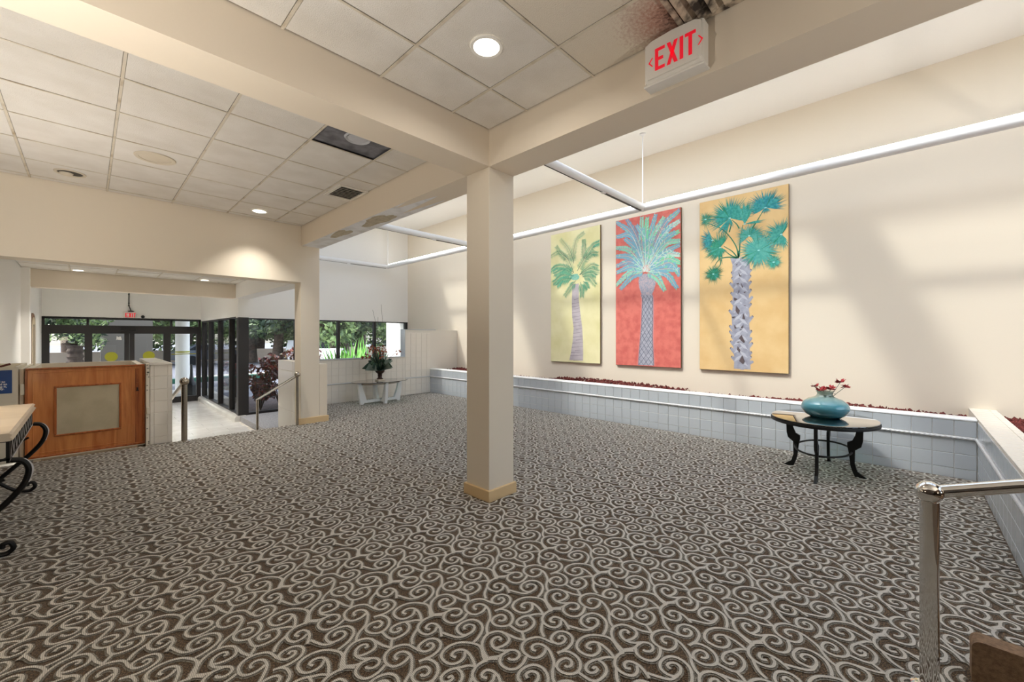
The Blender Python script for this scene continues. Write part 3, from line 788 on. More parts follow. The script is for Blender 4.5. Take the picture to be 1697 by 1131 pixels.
# ---- windows and entrance doors
w1 = thing("window_1", (4.6, 11.2, -0.43), "dark-framed strip window behind the cream tiled low wall", "window", kind="structure")
def bars(parent, lst, mat="frame", name="mullion"):
    for q in lst:
        b = MB(); b.box(*q); b.build(name, mat, parent)
bars(w1, [(2.42, 2.63, 11.13, 11.30, -0.43, 1.86)], name="corner_post")
bars(w1, [(3.65, 3.72, 11.17, 11.27, -0.40, 1.83), (4.73, 4.80, 11.17, 11.27, -0.40, 1.83), (5.79, 5.86, 11.17, 11.27, -0.40, 1.83), (6.82, 6.9, 11.17, 11.27, -0.40, 1.83)])
bars(w1, [(2.63, 6.9, 11.16, 11.28, 1.82, 1.85)], name="head")
bars(w1, [(2.63, 6.9, 11.16, 11.28, -0.43, -0.38)], name="sill")
for a, c in ((2.63, 3.65), (3.72, 4.73), (4.80, 5.79), (5.86, 6.82)):
    b = MB(); b.box(a, c, 11.215, 11.223, -0.38, 1.82); b.build("pane", "pane", w1)
w2 = thing("window_2", (2.5, 13.4, -0.55), "full-height lobby side window beside the entrance doors", "window", kind="structure")
bars(w2, [(2.43, 2.55, 12.03, 12.10, -0.40, 1.86), (2.43, 2.55, 13.28, 13.35, -0.40, 1.86), (2.43, 2.55, 14.5, 14.57, -0.40, 1.86), (2.43, 2.55, 15.45, 15.6, -0.40, 1.86)])
bars(w2, [(2.43, 2.55, 11.3, 15.6, 1.84, 1.88)], name="head")
bars(w2, [(2.44, 2.55, 11.3, 15.6, -0.44, -0.39)], name="sill")
for a, c in ((11.3, 12.03), (12.10, 13.28), (13.35, 14.5), (14.57, 15.45)):
    b = MB(); b.box(2.488, 2.496, a, c, -0.39, 1.84); b.build("pane", "pane", w2)
b = MB(); b.prism([(2.34, -0.556), (2.34, -0.47), (2.36, -0.43), (2.39, -0.42), (2.56, -0.42), (2.56, -0.556)], lambda a, z, d: (a, d, z), 11.08, 15.6)
struct(b.build("trim_1", "ltile"), "rounded white kerb under the lobby side window", "trim")

d1 = thing("door_1", (0.85, 15.65, -0.556), "dark-framed glass entrance doors with transom", "door", kind="structure")
posts = [(-0.80, -0.67), (-0.056, 0.088), (0.707, 0.806), (0.816, 0.916), (1.538, 1.70), (2.31, 2.42)]
bars(d1, [(a, c, 15.6, 15.72, -0.55, 1.50) for a, c in posts], name="stile")
bars(d1, [(-0.80, 2.42, 15.58, 15.74, 1.49, 1.71)], name="header")
bars(d1, [(-0.80, 2.42, 15.6, 15.72, 1.87, 1.93)], name="head")
bars(d1, [(-0.80, -0.75, 15.6, 15.72, 1.7, 1.9), (-0.02, 0.03, 15.6, 15.72, 1.7, 1.9), (1.69, 1.74, 15.6, 15.72, 1.7, 1.9), (2.36, 2.42, 15.6, 15.72, 1.7, 1.9)], name="transom_bar")
gl = [(-0.67, -0.056), (0.088, 0.707), (0.916, 1.538), (1.70, 2.31)]
bars(d1, [(a, c, 15.61, 15.71, -0.55, -0.38) for a, c in gl], name="bottom_rail")
for a, c in gl:
    b = MB(); b.box(a, c, 15.655, 15.663, -0.38, 1.49); b.build("pane", "pane", d1)
for a, c in ((-0.75, -0.02), (0.03, 1.69), (1.74, 2.36)):
    b = MB(); b.box(a, c, 15.655, 15.663, 1.71, 1.87); b.build("transom_pane", "pane", d1)
for cx in (0.45, 1.22):
    b = MB(); b.prism([(cx + 0.13 * math.cos(2 * PI * k / 28), 0.86 + 0.13 * math.sin(2 * PI * k / 28)) for k in range(28)], XZ, 15.645, 15.653)
    b.build("warning_decal", "yellow", d1)["label"] = "round yellow warning decal"
b = MB(); b.box(1.72, 2.30, 15.645, 15.653, 0.875, 0.9); b.build("warning_strip", "yellow", d1)["label"] = "thin yellow safety strip"
b = MB(); b.box(0.62, 0.95, 15.50, 15.58, 1.56, 1.63, bev=0.01); b.build("motion_sensor", "black", d1)

# ---- lamps, grilles and signs on the ceilings
def downlight(x, y, z, r, label, lit=True, power=40, group=None, spread=165):
    t = thing("downlight" if lit else "ceiling_disc", (x, y, z), label, "light" if lit else "fitting", group)
    a = MB(); a.lathe([(r * 0.80, 0.0), (r * 0.82, -0.008), (r, -0.010), (r * 1.03, -0.003), (r * 1.03, 0.0)], (x, y, z), 36, cap=False)
    a.build("trim_ring", "ring" if lit else "discm", t, smooth=True)
    if lit:
        a = MB(); a.lathe([(0.0001, -0.004), (r * 0.82, -0.004)], (x, y, z), 36, cap=False); a.build("lens", "tglow", t)
        l = bpy.data.lights.new("downlight_beam", 'AREA'); l.shape = 'DISK'; l.size = r * 1.6; l.energy = power; l.color = (1.0, 0.94, 0.85); l.spread = math.radians(spread)
        lo = bpy.data.objects.new("downlight_beam", l); COL.objects.link(lo); lo.parent = t; lo.location = (0, 0, -0.015)
    return t
downlight(1.685, 1.842, CZ, 0.097, "bright round downlight in the near ceiling beside the exit sign", power=5)
downlight(1.68, 6.56, CZ, 0.10, "small lit downlight near the header wall", power=9, spread=90)
t = downlight(0.466, 5.35, CZ, 0.155, "flat cream disc in the ceiling over the wooden gate", lit=False)
a = MB(); a.lathe([(0.0001, -0.012), (0.10, -0.011), (0.128, -0.002)], (0.466, 5.35, CZ), 36, cap=False); a.build("grille", "discm", t, smooth=True)
t = downlight(-0.13, 6.5, CZ, 0.12, "unlit round eyeball fitting near the left end of the header wall", lit=False)
a = MB(); a.lathe([(0.0001, 0.002), (0.098, 0.002)], (-0.13, 6.5, CZ - 0.004), 28, cap=False); a.build("socket", "dark", t)
a = MB(); a.sphere((-0.16, 6.53, CZ - 0.002), 0.055, 12, 0.5); a.build("eyeball", "discm", t, smooth=True)
downlight(-0.12, 10.82, 2.62, 0.085, "lit downlight at the left of the low lobby ceiling", power=9, spread=85)
downlight(1.74, 10.8, 2.62, 0.085, "lit downlight at the right of the low lobby ceiling by its vent", power=9, spread=85)
for x_, y_, lab in ((0.1, 12.6, "added fill downlight inside the entrance on the wall side, front"), (1.6, 12.6, "added fill downlight inside the entrance on the window side, front"), (0.1, 14.4, "added fill downlight inside the entrance on the wall side, by the doors"), (1.6, 14.4, "added fill downlight inside the entrance on the window side, by the doors")):
    downlight(x_, y_, 2.62, 0.085, lab, power=7, spread=110)  # unseen downlights added to brighten the entry
for x_, lab in ((0.4, "added fill downlight over the lift behind the header"), (1.6, "added fill downlight over the lobby steps behind the header")):
    downlight(x_, 8.6, 2.62, 0.085, lab, power=5, spread=140)  # two more unseen fill downlights, added to lift the lobby light
t = downlight(0.46, 10.9, 2.62, 0.09, "unlit pale ring between the two lit lobby downlights", lit=False)
a = MB(); a.lathe([(0.0001, -0.006), (0.075, -0.005)], (0.46, 10.9, 2.62), 28, cap=False); a.build("grille", "discm", t)

def diffuser(x0, x1, y0, y1, z, label, n=7, slant=0.03):
    t = thing("air_vent", ((x0 + x1) / 2, (y0 + y1) / 2, z), label, "vent")
    f = MB(); w = 0.035
    f.box(x0, x1, y0, y0 + w, z - 0.012, z); f.box(x0, x1, y1 - w, y1, z - 0.012, z); f.box(x0, x0 + w, y0 + w, y1 - w, z - 0.012, z); f.box(x1 - w, x1, y0 + w, y1 - w, z - 0.012, z)
    f.build("frame", "ctile2", t)
    f = MB(); f.box(x0 + 0.01, x1 - 0.01, y0 + 0.01, y1 - 0.01, z - 0.002, z + 0.004); f.build("backing", "dark", t)
    L = y1 - y0 - 2 * w
    f = MB(); f.add([(x0 + w, 0, -0.016), (x1 - w, 0, -0.016), (x1 - w, slant * .7, -0.003), (x0 + w, slant * .7, -0.003), (x0 + w, 0.006, -0.007), (x1 - w, 0.006, -0.007)], [(0, 1, 2, 3), (3, 2, 5, 4), (4, 5, 1, 0)])
    me = f.mesh("vent_slat", "ctile2")
    for k in range(n):
        o = bpy.data.objects.new("slat", me); COL.objects.link(o); o.parent = t
        q = ORG[t.name]; o.location = (-q[0], y0 + w + L * (k + 0.2) / n - q[1], 0)
    return t
diffuser(2.03, 2.375, 4.72, 5.2, CZ, "square ceiling vent with dark slats beside the long beam", 8, 0.05)
diffuser(2.02, 2.36, 11.0, 11.13, 2.62, "small vent at the corner of the low lobby ceiling", 3)

t = thing("louvre_grille", (2.19, 0.62, CZ), "sooty louvred return grille directly above the large exit sign", "vent")
dirty = M("sooty_enamel", (196, 180, 160), 0.6, var=(14, (50, 42, 38), 0.42, 0.62))
f = MB(); x0, x1, y0, y1 = 2.01, 2.375, 0.34, 0.93
f.box(x0, x1, y0, y0 + 0.03, CZ - 0.012, CZ + 0.03); f.box(x0, x1, y1 - 0.03, y1, CZ - 0.012, CZ + 0.03); f.box(x0, x0 + 0.03, y0, y1, CZ - 0.012, CZ + 0.03); f.box(x1 - 0.03, x1, y0, y1, CZ - 0.012, CZ + 0.03)
f.build("frame", dirty, t)
f = MB(); f.box(x0, x1, y0, y1, CZ + 0.022, CZ + 0.028); f.build("backing", "dark", t)
f = MB(); f.add([(x0 + .03, 0, 0.012), (x1 - .03, 0, 0.012), (x1 - .03, 0.055, -0.022), (x0 + .03, 0.055, -0.022), (x0 + .03, 0.058, -0.021), (x1 - .03, 0.058, -0.021), (x1 - .03, 0.003, 0.013), (x0 + .03, 0.003, 0.013)],
      [(0, 1, 2, 3), (3, 2, 5, 4), (4, 5, 6, 7), (7, 6, 1, 0)])
me = f.mesh("louvre_slat", dirty)
for k in range(8):
    o = bpy.data.objects.new("slat", me); COL.objects.link(o); o.parent = t; o.location = (-2.19, y0 + 0.03 + 0.066 * k - 0.62, 0)

def letters(b, fn, s, chev=True, mi=0):
    # EXIT in unit cells: fn(u, v) -> point pair drawn on the face; each stroke is a thin prism
    def poly(p): b.prism([(x * s, y * s) for x, y in p], fn, 0, 0.0025, mi)
    H = 1.0; k = 0.15
    poly([(0, 0), (k, 0), (k, H), (0, H)])
    for yy in (0, 0.43, 0.86): poly([(k, yy), (0.46 if yy != 0.43 else 0.38, yy), (0.46 if yy != 0.43 else 0.38, yy + 0.14), (k, yy + 0.14)])
    ox = 0.55
    poly([(ox, 0), (ox + 0.16, 0), (ox + 0.50, H), (ox + 0.34, H)]); poly([(ox + 0.34, 0), (ox + 0.50, 0), (ox + 0.16, H), (ox, H)])
    ox = 1.14
    poly([(ox, 0), (ox + k, 0), (ox + k, H), (ox, H)])
    ox = 1.37
    poly([(ox, 0.86), (ox + 0.46, 0.86), (ox + 0.46, H), (ox, H)]); poly([(ox + 0.155, 0), (ox + 0.305, 0), (ox + 0.305, 0.86), (ox + 0.155, 0.86)])
    if chev:
        for ox, sg in ((-0.10, -1), (1.92, 1)):
            poly([(ox, 0.66), (ox + sg * 0.05, 0.66), (ox + sg * 0.22, 0.46), (ox + sg * 0.05, 0.26), (ox, 0.26), (ox + sg * 0.15, 0.46)])
ex = thing("exit_sign", (2.34, 0.955, 2.89), "large white exit sign with red letters and chevrons on the beam", "sign")
b = MB(); b.box(2.30, 2.385, 0.79, 1.125, 2.905, 3.15, bev=0.012); b.build("housing", "exitw", ex)
b = MB(); b.prism([(0.80 + 0.012, 2.925), (1.115 - 0.012, 2.925), (1.115, 2.94), (1.115, 3.125), (1.08, 3.142), (0.957, 3.15), (0.83, 3.142), (0.80, 3.125), (0.80, 2.94)], YZ, 2.288, 2.302); b.build("face_plate", "exitw", ex)
b = MB(); b.box(2.31, 2.345, 0.90, 0.99, 2.901, 2.906); b.build("test_slot", "dark", ex)
b = MB(); b.box(2.30, 2.387, 0.785, 1.13, 2.893, 2.906, bev=0.003); b.build("bottom_rim", "exitw", ex)
b = MB(); letters(b, lambda u, v, d: (2.288 - d, 1.054 - u, 2.96 + v), 0.125); b.build("lettering", "exitr", ex)["label"] = "red EXIT lettering with arrows"
ORG[ex.name]

e2 = thing("exit_sign", (0.82, 15.56, 1.93), "small red-lettered exit sign with a conduit above the entrance doors", "sign")
b = MB(); b.box(0.675, 0.945, 15.54, 15.6, 1.93, 2.10, bev=0.008); b.build("housing", "exitw", e2)
b = MB(); letters(b, lambda u, v, d: (0.725 + u, 15.538 - d, 1.945 + v), 0.118, chev=False); b.build("lettering", "exitr", e2)["label"] = "red EXIT lettering"
b = MB(); b.tube([(0.80, 15.57, 2.62), (0.795, 15.57, 2.28), (0.83, 15.57, 2.16), (0.84, 15.57, 2.12)], 0.011, 8)
for z_ in (2.58, 2.34, 2.27): b.sphere((0.797, 15.57, z_), 0.02, 8)
b.build("conduit", "black", e2)
b = MB(); b.lathe([(0.05, 0), (0.07, 0.02), (0.02, 0.035)], (0.84, 15.57, 2.10), 14); b.build("canopy", "dark", e2)
b = MB(); b.tube([(0.945, 15.57, 2.0), (1.06, 15.55, 1.985)], 0.022, 10); b.build("lamp_arm", "exitw", e2)
b = MB(); b.sphere((1.085, 15.54, 1.97), 0.042, 12); b.build("lamp_head", "black", e2, smooth=True)

# ---- suspended white track
tr = thing("light_track", (6.09, 4, 3.45), "white tubular light track hanging across the high bay", "light track")
TZ, TX = 3.45, 6.09
def tube_part(p, q, name="rail"):
    b = MB(); b.tube([p, q], 0.056, 20); return b.build(name, "tube", tr, smooth=True)
ys_ = [-3.3, -0.94, 3.01, 6.96, 10.91]
for a, c in zip(ys_[:-1], ys_[1:]):
    tube_part((TX, a + 0.03, TZ), (TX, c - 0.03, TZ))
    b = MB(); b.box(TX - 0.025, TX + 0.025, a + 0.07, c - 0.07, TZ + 0.050, TZ + 0.060); b.build("uplight_lens", "uplens", tr)["label"] = "glowing lens along the top of the tube"
for yj in ys_[1:]:
    tube_part((2.69, yj, TZ), (TX - 0.03, yj, TZ))
    b = MB(); b.sphere((TX, yj, TZ), 0.064, 14); b.build("joint", "tube", tr, smooth=True)
    b = MB(); b.tube([(TX, yj, TZ), (TX, yj, 4.62)], 0.009, 8); b.build("hanger_rod", "tube", tr)
    b = MB(); b.lathe([(0.05, 0), (0.045, -0.015), (0.012, -0.03)], (TX, yj, 4.62), 16); b.build("ceiling_canopy", "tube", tr)
    b = MB(); b.box(4.95, 6.02, yj - 0.017, yj + 0.017, TZ - 0.0605, TZ - 0.053); b.build("track_slot", "slot", tr)
    b = MB(); b.box(2.9, 4.90, yj - 0.006, yj + 0.006, TZ - 0.0585, TZ - 0.053); b.build("track_slot", "slot", tr)
    b = MB(); b.box(4.88, 4.96, yj - 0.022, yj + 0.022, TZ - 0.064, TZ - 0.052); b.build("track_clip", "tube", tr)

# ---- handrails
def handrail(name, pts, label, r_post, r_ball, r_rail, base, ball, lower=None, mat="satin"):
    t = thing(name, (base[0], base[1], 0), label, "handrail")
    b = MB(); b.tube([base, (base[0], base[1], ball[2] - r_ball * 0.8)], r_post, 24); b.build("post", mat, t, smooth=True)
    b = MB(); b.sphere(ball, r_ball, 18); b.build("ball_finial", mat, t, smooth=True)
    b = MB(); b.lathe([(r_post * 1.9, 0.001), (r_post * 1.9, 0.012), (r_post * 1.5, 0.02), (r_post, 0.024)], (base[0], base[1], base[2]), 24); b.build("flange", "chrome", t, smooth=True)
    b = MB(); b.tube(pts, r_rail, 18); b.build("rail", mat, t, smooth=True)
    if lower:
        b = MB(); b.tube(lower, r_rail * 1.05, 16); b.build("lower_post", mat, t, smooth=True)
    return t
handrail("stair_handrail", [(2.30, 6.93, 0.80), (2.30, 9.12, 0.19)], "slim steel handrail against the far column at the lobby steps", 0.021, 0.045, 0.022, (2.30, 6.93, 0), (2.30, 6.93, 0.815), [(2.30, 9.12, -0.55), (2.30, 9.12, 0.20)])
handrail("stair_handrail", [(0.90, 6.97, 0.80), (0.90, 9.15, 0.19)], "steel handrail with a ball top beside the tiled lift pier", 0.033, 0.053, 0.026, (0.90, 6.97, 0), (0.90, 6.97, 0.815), [(0.90, 9.15, -0.55), (0.90, 9.15, 0.20)])
h3 = handrail("chrome_handrail", [(2.355, -0.075, 0.795), (2.41, -0.30, 0.862), (2.41, -1.3, 1.16)], "thick polished chrome handrail post at the lower right corner", 0.029, 0.043, 0.025, (2.345, -0.063, 0), (2.345, -0.063, 0.795), mat="chrome")

# ---- carpeted knee wall under the chrome rail, and the steps behind it
prof = [(-1.5, 0.0), (-0.19, 0.0)] + [(-0.19 - 0.03 * (1 - math.cos(a)), 0.14 + 0.03 * math.sin(a)) for a in np.linspace(0, PI / 2, 7)] + [(-1.5, 0.17)]
b = MB(); b.prism(prof, YZ, 2.53, 2.61)
struct(b.build("wall_knee", "brown"), "low brown plush carpeted knee wall under the chrome handrail", "wall")
b = MB(); b.box(2.62, 3.59, -1.6, -1.2, 0.0, 0.17, bev=0.02); b.box(2.62, 3.59, -3.4, -1.6, 0.0, 0.34, bev=0.02)
struct(b.build("stair_steps", "brown"), "brown carpeted steps behind the chrome handrail", "stairs")

# ================================================================== FURNITURE AND THINGS
# ---- palm paintings: hardboard panels with flat painted palms
def paint_fn(yl, z0, depth):
    return lambda u, v, d=0.0: (6.86 - depth - d, yl - u, z0 + v)
PW, PH = 1.21, 2.685
def clampuv(u, v): return min(max(u, 0.006), PW - 0.006), min(max(v, 0.006), PH - 0.006)
def blade(b, fn, p, q, w, mi=0, dz=0.0):
    (u0, v0), (u1, v1) = p, q
    u1, v1 = clampuv(u1, v1); u0, v0 = clampuv(u0, v0)
    L = math.hypot(u1 - u0, v1 - v0) + 1e-6
    nx, ny = -(v1 - v0) / L * w / 2, (u1 - u0) / L * w / 2
    um, vm = u0 + (u1 - u0) * 0.45, v0 + (v1 - v0) * 0.45
    pts = [(u0, v0), (um + nx, vm + ny), (u1, v1), (um - nx, vm - ny)]
    dz += rng.uniform(0, 0.0022)
    b.add([fn(*clampuv(*c), dz) for c in pts], [(0, 3, 2, 1)], mi)
def ribbon(b, fn, pts, w0, w1, mi=0, dz=0.0, n=6):
    s = spline(pts, n); m = len(s); vs = []; fs = []
    for i, (u, v) in enumerate(s):
        a = s[max(0, i - 1)]; c = s[min(m - 1, i + 1)]
        L = math.hypot(c[0] - a[0], c[1] - a[1]) + 1e-6
        w = (w0 + (w1 - w0) * i / (m - 1)) / 2
        nx, ny = -(c[1] - a[1]) / L * w, (c[0] - a[0]) / L * w
        vs += [fn(*clampuv(u + nx, v + ny), dz), fn(*clampuv(u - nx, v - ny), dz)]
    for i in range(m - 1): fs.append((2 * i, 2 * i + 2, 2 * i + 3, 2 * i + 1))
    b.add(vs, fs, mi)
def flat(name, rgb, rgb2=None, sc=20): return M(name, rgb, 0.75, var=((sc, rgb2, 0.4, 0.65) if rgb2 else None))
def painting(yl, bgm, label):
    z0 = 0.887
    t = thing("palm_painting", (6.88, yl - PW / 2, z0), label, "painting", "three tall palm paintings")
    b = MB(); b.box(6.864, 6.899, yl - PW, yl, z0, z0 + PH); b.build("backing_board", "canvas_edge", t)
    b = MB(); b.box(6.860, 6.8645, yl - PW + 0.002, yl - 0.002, z0 + 0.004, z0 + PH - 0.002); b.build("painted_ground", bgm, t)
    b = MB()
    for u, v in ((0.03, 0.12), (PW - 0.03, 0.08), (0.03, PH - 0.1), (PW - 0.03, PH - 0.06)): b.lathe([(0.0001, 0), (0.006, 0)], fn0(yl, z0, u, v), 8, cap=False)
    return t, z0
def fn0(yl, z0, u, v): return (6.858, yl - u, z0 + v)

# ochre panel: fan palm
og = flat("ochre_ground", (232, 200, 144), (224, 188, 130), 3)
t, z0 = painting(2.415, og, "ochre painting of a teal fan palm with a spiky grey trunk")
fn = paint_fn(2.415, z0, 0.0006)
tk = flat("trunk_blue_grey", (168, 172, 188), (146, 148, 166), 14); tkd = flat("trunk_gap_umber", (92, 80, 84)); tkl = flat("trunk_pale_stroke", (190, 194, 206))
b = MB()
n = len(BOOT_L)
b.add([fn(*p) for p in BOOT_L] + [fn(*p) for p in BOOT_R], [(i, i + 1, n + i + 1, n + i) for i in range(n - 1)])
uc = 0.60
for side, sp in ((1, SPIKE_L), (-1, SPIKE_R)):
    for (u, v) in sp:
        e0 = (u + side * 0.17, max(0.06, v - 0.19)); dq = rng.uniform(0.0003, 0.0012)
        b.add([fn(u - 0.008, v - 0.012, dq), fn(u + 0.012, v + 0.014, dq), fn(e0[0] + 0.03, e0[1] + 0.05, dq), fn(e0[0] - 0.03, e0[1] - 0.04, dq)] if side > 0 else
              [fn(u + 0.008, v - 0.012, dq), fn(u - 0.012, v + 0.014, dq), fn(e0[0] - 0.03, e0[1] + 0.05, dq), fn(e0[0] + 0.03, e0[1] - 0.04, dq)], [(0, 1, 2, 3)], 0)
        blade(b, fn, (u - side * 0.004, v - 0.015), (u + side * 0.016, v + 0.014), 0.013, 1, 0.0006)
for k in range(26):
    v = 0.08 + k * 0.062; s = 1 if k % 2 else -1
    blade(b, fn, (uc - s * 0.10, v), (uc + s * 0.03, v + 0.12), 0.045, 2, 0.0005)
for g in GAPS:
    b.add([fn(*p, 0.0060) for p in g], [tuple(range(len(g)))], 1)
b.build("painted_trunk", [tk, tkd, tkl], t)["label"] = "grey trunk with cut leaf stubs"
cols = [flat("teal_a", (40, 146, 136), (70, 172, 160), 30), flat("teal_b", (26, 132, 142), (70, 168, 176), 30), flat("teal_c", (52, 152, 142), (84, 178, 166), 30), flat("teal_d", (92, 178, 168), (66, 158, 150), 30),
        flat("green_e", (28, 138, 112), (60, 160, 134), 30), flat("green_f", (16, 122, 94), (40, 140, 112), 30), flat("teal_g", (50, 166, 150), (84, 186, 170), 30), flat("stem_green", (46, 120, 92)), flat("pale_hub", (160, 226, 226))]
b = MB()
for s in FAN_STEMS: ribbon(b, fn, s, 0.02, 0.009, 7, 0.0008)
for k, (u, v, rr, a0, a1, n, c) in enumerate(FANS):
    for i in range(n):
        a = math.radians(a0 + (a1 - a0) * (i + rng.uniform(-.4, .4)) / n)
        L = rr * rng.uniform(0.70, 1.15)
        cc = c if rng.random() < 0.72 else int(rng.integers(0, 6))
        blade(b, fn, (u, v), (u + L * math.cos(a), v + L * math.sin(a)), rr * 0.055, cc, 0.0010 + 0.00008 * k)
    b.add([fn(u + 0.018 * math.cos(2 * PI * q / 8), v + 0.010 * math.sin(2 * PI * q / 8), 0.0038 + 0.00008 * k) for q in range(8)], [tuple(reversed(range(8)))], 8)
b.build("painted_fronds", cols, t)["label"] = "teal fan fronds"

# red panel: date palm
rg = flat("coral_ground", (222, 122, 110), (206, 102, 94), 9)
t, z0 = painting(3.925, rg, "red painting of a silvery blue date palm")
fn = paint_fn(3.925, z0, 0.0006)
b = MB()
tk = flat("date_trunk_grey", (176, 178, 192), (156, 158, 174), 20); tkd = flat("date_scale_line", (92, 98, 116)); hal = flat("lilac_edge", (206, 150, 158))
n = len(DATE_L)
off = 0.014
b.add([fn(p[0] - off, p[1]) for p in DATE_L] + [fn(p[0] + off, p[1]) for p in DATE_R], [(i, i + 1, n + i + 1, n + i) for i in range(n - 1)], 2)
b.add([fn(*p, 0.0003) for p in DATE_L] + [fn(*p, 0.0003) for p in DATE_R], [(i, i + 1, n + i + 1, n + i) for i in range(n - 1)], 0)
vt, vb = DATE_L[0][1], 0.02
Lx = lambda v: np.interp(v, [p[1] for p in DATE_L][::-1], [p[0] for p in DATE_L][::-1])
Rx = lambda v: np.interp(v, [p[1] for p in DATE_R][::-1], [p[0] for p in DATE_R][::-1])
hrow = 0.058
r_ = 0; v = vb
while v < vt - 0.02:
    l, r2 = Lx(v) + 0.004, Rx(v) - 0.004; w = (r2 - l) / 3
    for k in range(-1, 4):
        a = l + w * (k + (0.5 if r_ % 2 else 0)); m_, c_ = a + w / 2, a + w
        if c_ < l or a > r2: continue
        p = [(max(a, l), v), (min(max(m_, l), r2), v + hrow), (min(c_, r2), v)]
        ribbon(b, fn, [p[0], p[1]], 0.007, 0.007, 1, 0.0006, 2); ribbon(b, fn, [p[1], p[2]], 0.007, 0.007, 1, 0.0006, 2)
    v += hrow; r_ += 1
b.build("painted_trunk", [tk, tkd, hal], t)["label"] = "grey scaled trunk"
b = MB(); bu = flat("date_crown_base", (150, 158, 178), (196, 178, 184), 45)
b.add([fn(*p, 0.0008) for p in DATE_BULB], [tuple(range(len(DATE_BULB)))])
b.build("painted_crown_base", bu, t)
cols = [flat("frond_blue", (126, 178, 200)), flat("frond_grey_blue", (138, 156, 180)), flat("frond_mint", (150, 214, 190)), flat("frond_pale", (196, 222, 214)), flat("frond_green", (128, 214, 168)), flat("rachis_white", (214, 226, 224)), flat("rachis_rose", (222, 180, 164))]
b = MB()
order = list(range(len(DATE_FRONDS))); random.shuffle(order)
for q, k in enumerate(order):
    f = DATE_FRONDS[k]; s = spline(f, 26); m_ = len(s)
    right = f[-1][0] > 0.55
    cset = [0, 1, 0, 2] if not right else [0, 2, 0, 3, 4]
    cc = cset[k % len(cset)]
    if f[-1][1] < 1.35 and right: cc = 2 if k % 2 else 0
    dz = 0.0009 + q * 0.00005
    for i in range(5, m_):
        u, v = s[i]; a = s[i - 1]; L = math.hypot(u - a[0], v - a[1]) + 1e-6
        tx, ty = (u - a[0]) / L, (v - a[1]) / L
        taper = 0.095 * (1 - 0.55 * (i / m_) ** 2)
        for sg in (1, -1):
            bx_, by_ = tx * 0.62 - sg * ty * 0.78, ty * 0.62 + sg * tx * 0.78
            l = taper * rng.uniform(0.8, 1.15)
            blade(b, fn, (u, v), (u + bx_ * l, v + by_ * l), 0.017, cc if rng.random() < .7 else cset[rng.integers(len(cset))], dz)
    ribbon(b, fn, f, 0.009, 0.004, 6 if k % 7 == 3 else 5, dz + 0.0024, 12)
b.build("painted_fronds", cols, t)["label"] = "blue and mint feather fronds"

# yellow panel: feather palm
yg = flat("lemon_ground", (240, 234, 188), (226, 220, 164), 2.2)
t, z0 = painting(5.47, yg, "pale yellow painting of a slender feather palm")
fn = paint_fn(5.47, z0, 0.0006)
b = MB(); tk = flat("pale_trunk", (198, 190, 196), (182, 174, 182), 6); tkd = flat("ring_shadow", (150, 142, 152))
n = len(FEATHER_L)
Rr = [(np.interp(p[1], [q[1] for q in FEATHER_R][::-1], [q[0] for q in FEATHER_R][::-1]), p[1]) for p in FEATHER_L]
b.add([fn(*p) for p in FEATHER_L] + [fn(*p) for p in Rr], [(i, i + 1, n + i + 1, n + i) for i in range(n - 1)])
for k in range(19):
    v = 0.05 + k * 0.068 + rng.uniform(-.02, .02)
    l = np.interp(v, [p[1] for p in FEATHER_L][::-1], [p[0] for p in FEATHER_L][::-1]); r2 = np.interp(v, [p[1] for p in Rr][::-1], [p[0] for p in Rr][::-1])
    a_, c_ = (l, r2) if k % 3 else (l + 0.3 * (r2 - l), r2)
    ribbon(b, fn, [(a_, v), ((a_ + c_) / 2, v + 0.008), (c_, v + 0.025)], 0.014, 0.004, 1, 0.0005, 3)
b.build("painted_trunk", [tk, tkd], t)["label"] = "pale ringed trunk"
cols = [flat("fine_leaf_teal", (86, 164, 140)), flat("fine_leaf_green", (124, 192, 152)), flat("fine_leaf_sage", (150, 184, 148)), flat("fine_rachis", (66, 118, 110)), flat("heart_teal", (122, 186, 168), (150, 202, 182), 30)]
b = MB()
uH, vH = FEATHER_L[0][0] + 0.07, FEATHER_L[0][1] + 0.14
b.add([fn(uH + 0.11 * math.cos(2 * PI * q / 18) * (1 + .25 * math.sin(5 * q)), vH + 0.08 * math.sin(2 * PI * q / 18) * (1 + .25 * math.cos(7 * q)), 0.0009) for q in range(18)], [tuple(reversed(range(18)))], 4)
for k, f in enumerate(FEATHER):
    s = spline(f, 24 if len(f) > 3 else 30); m_ = len(s); dz = 0.0010 + k * 0.00004
    dense = k in (3, 4, 7, 13, 15)
    for i in range(4, m_, 1):
        u, v = s[i]; a = s[i - 1]; L = math.hypot(u - a[0], v - a[1]) + 1e-6
        tx, ty = (u - a[0]) / L, (v - a[1]) / L
        for sg in (1, -1):
            l = (0.16 if dense else 0.14) * (1 - 0.5 * i / m_) * rng.uniform(0.6, 1.1)
            bx_, by_ = tx * 0.55 - sg * ty * 0.8, ty * 0.55 + sg * tx * 0.8 - 0.35
            c = rng.integers(3) if not dense else rng.integers(2)
            blade(b, fn, (u, v), (u + bx_ * l, v + by_ * l), 0.007 if dense else 0.0036, int(c), dz)
    ribbon(b, fn, f, 0.010, 0.004, 3, dz + 0.00003, 10)
b.build("painted_fronds", cols, t)["label"] = "fine green feather fronds"

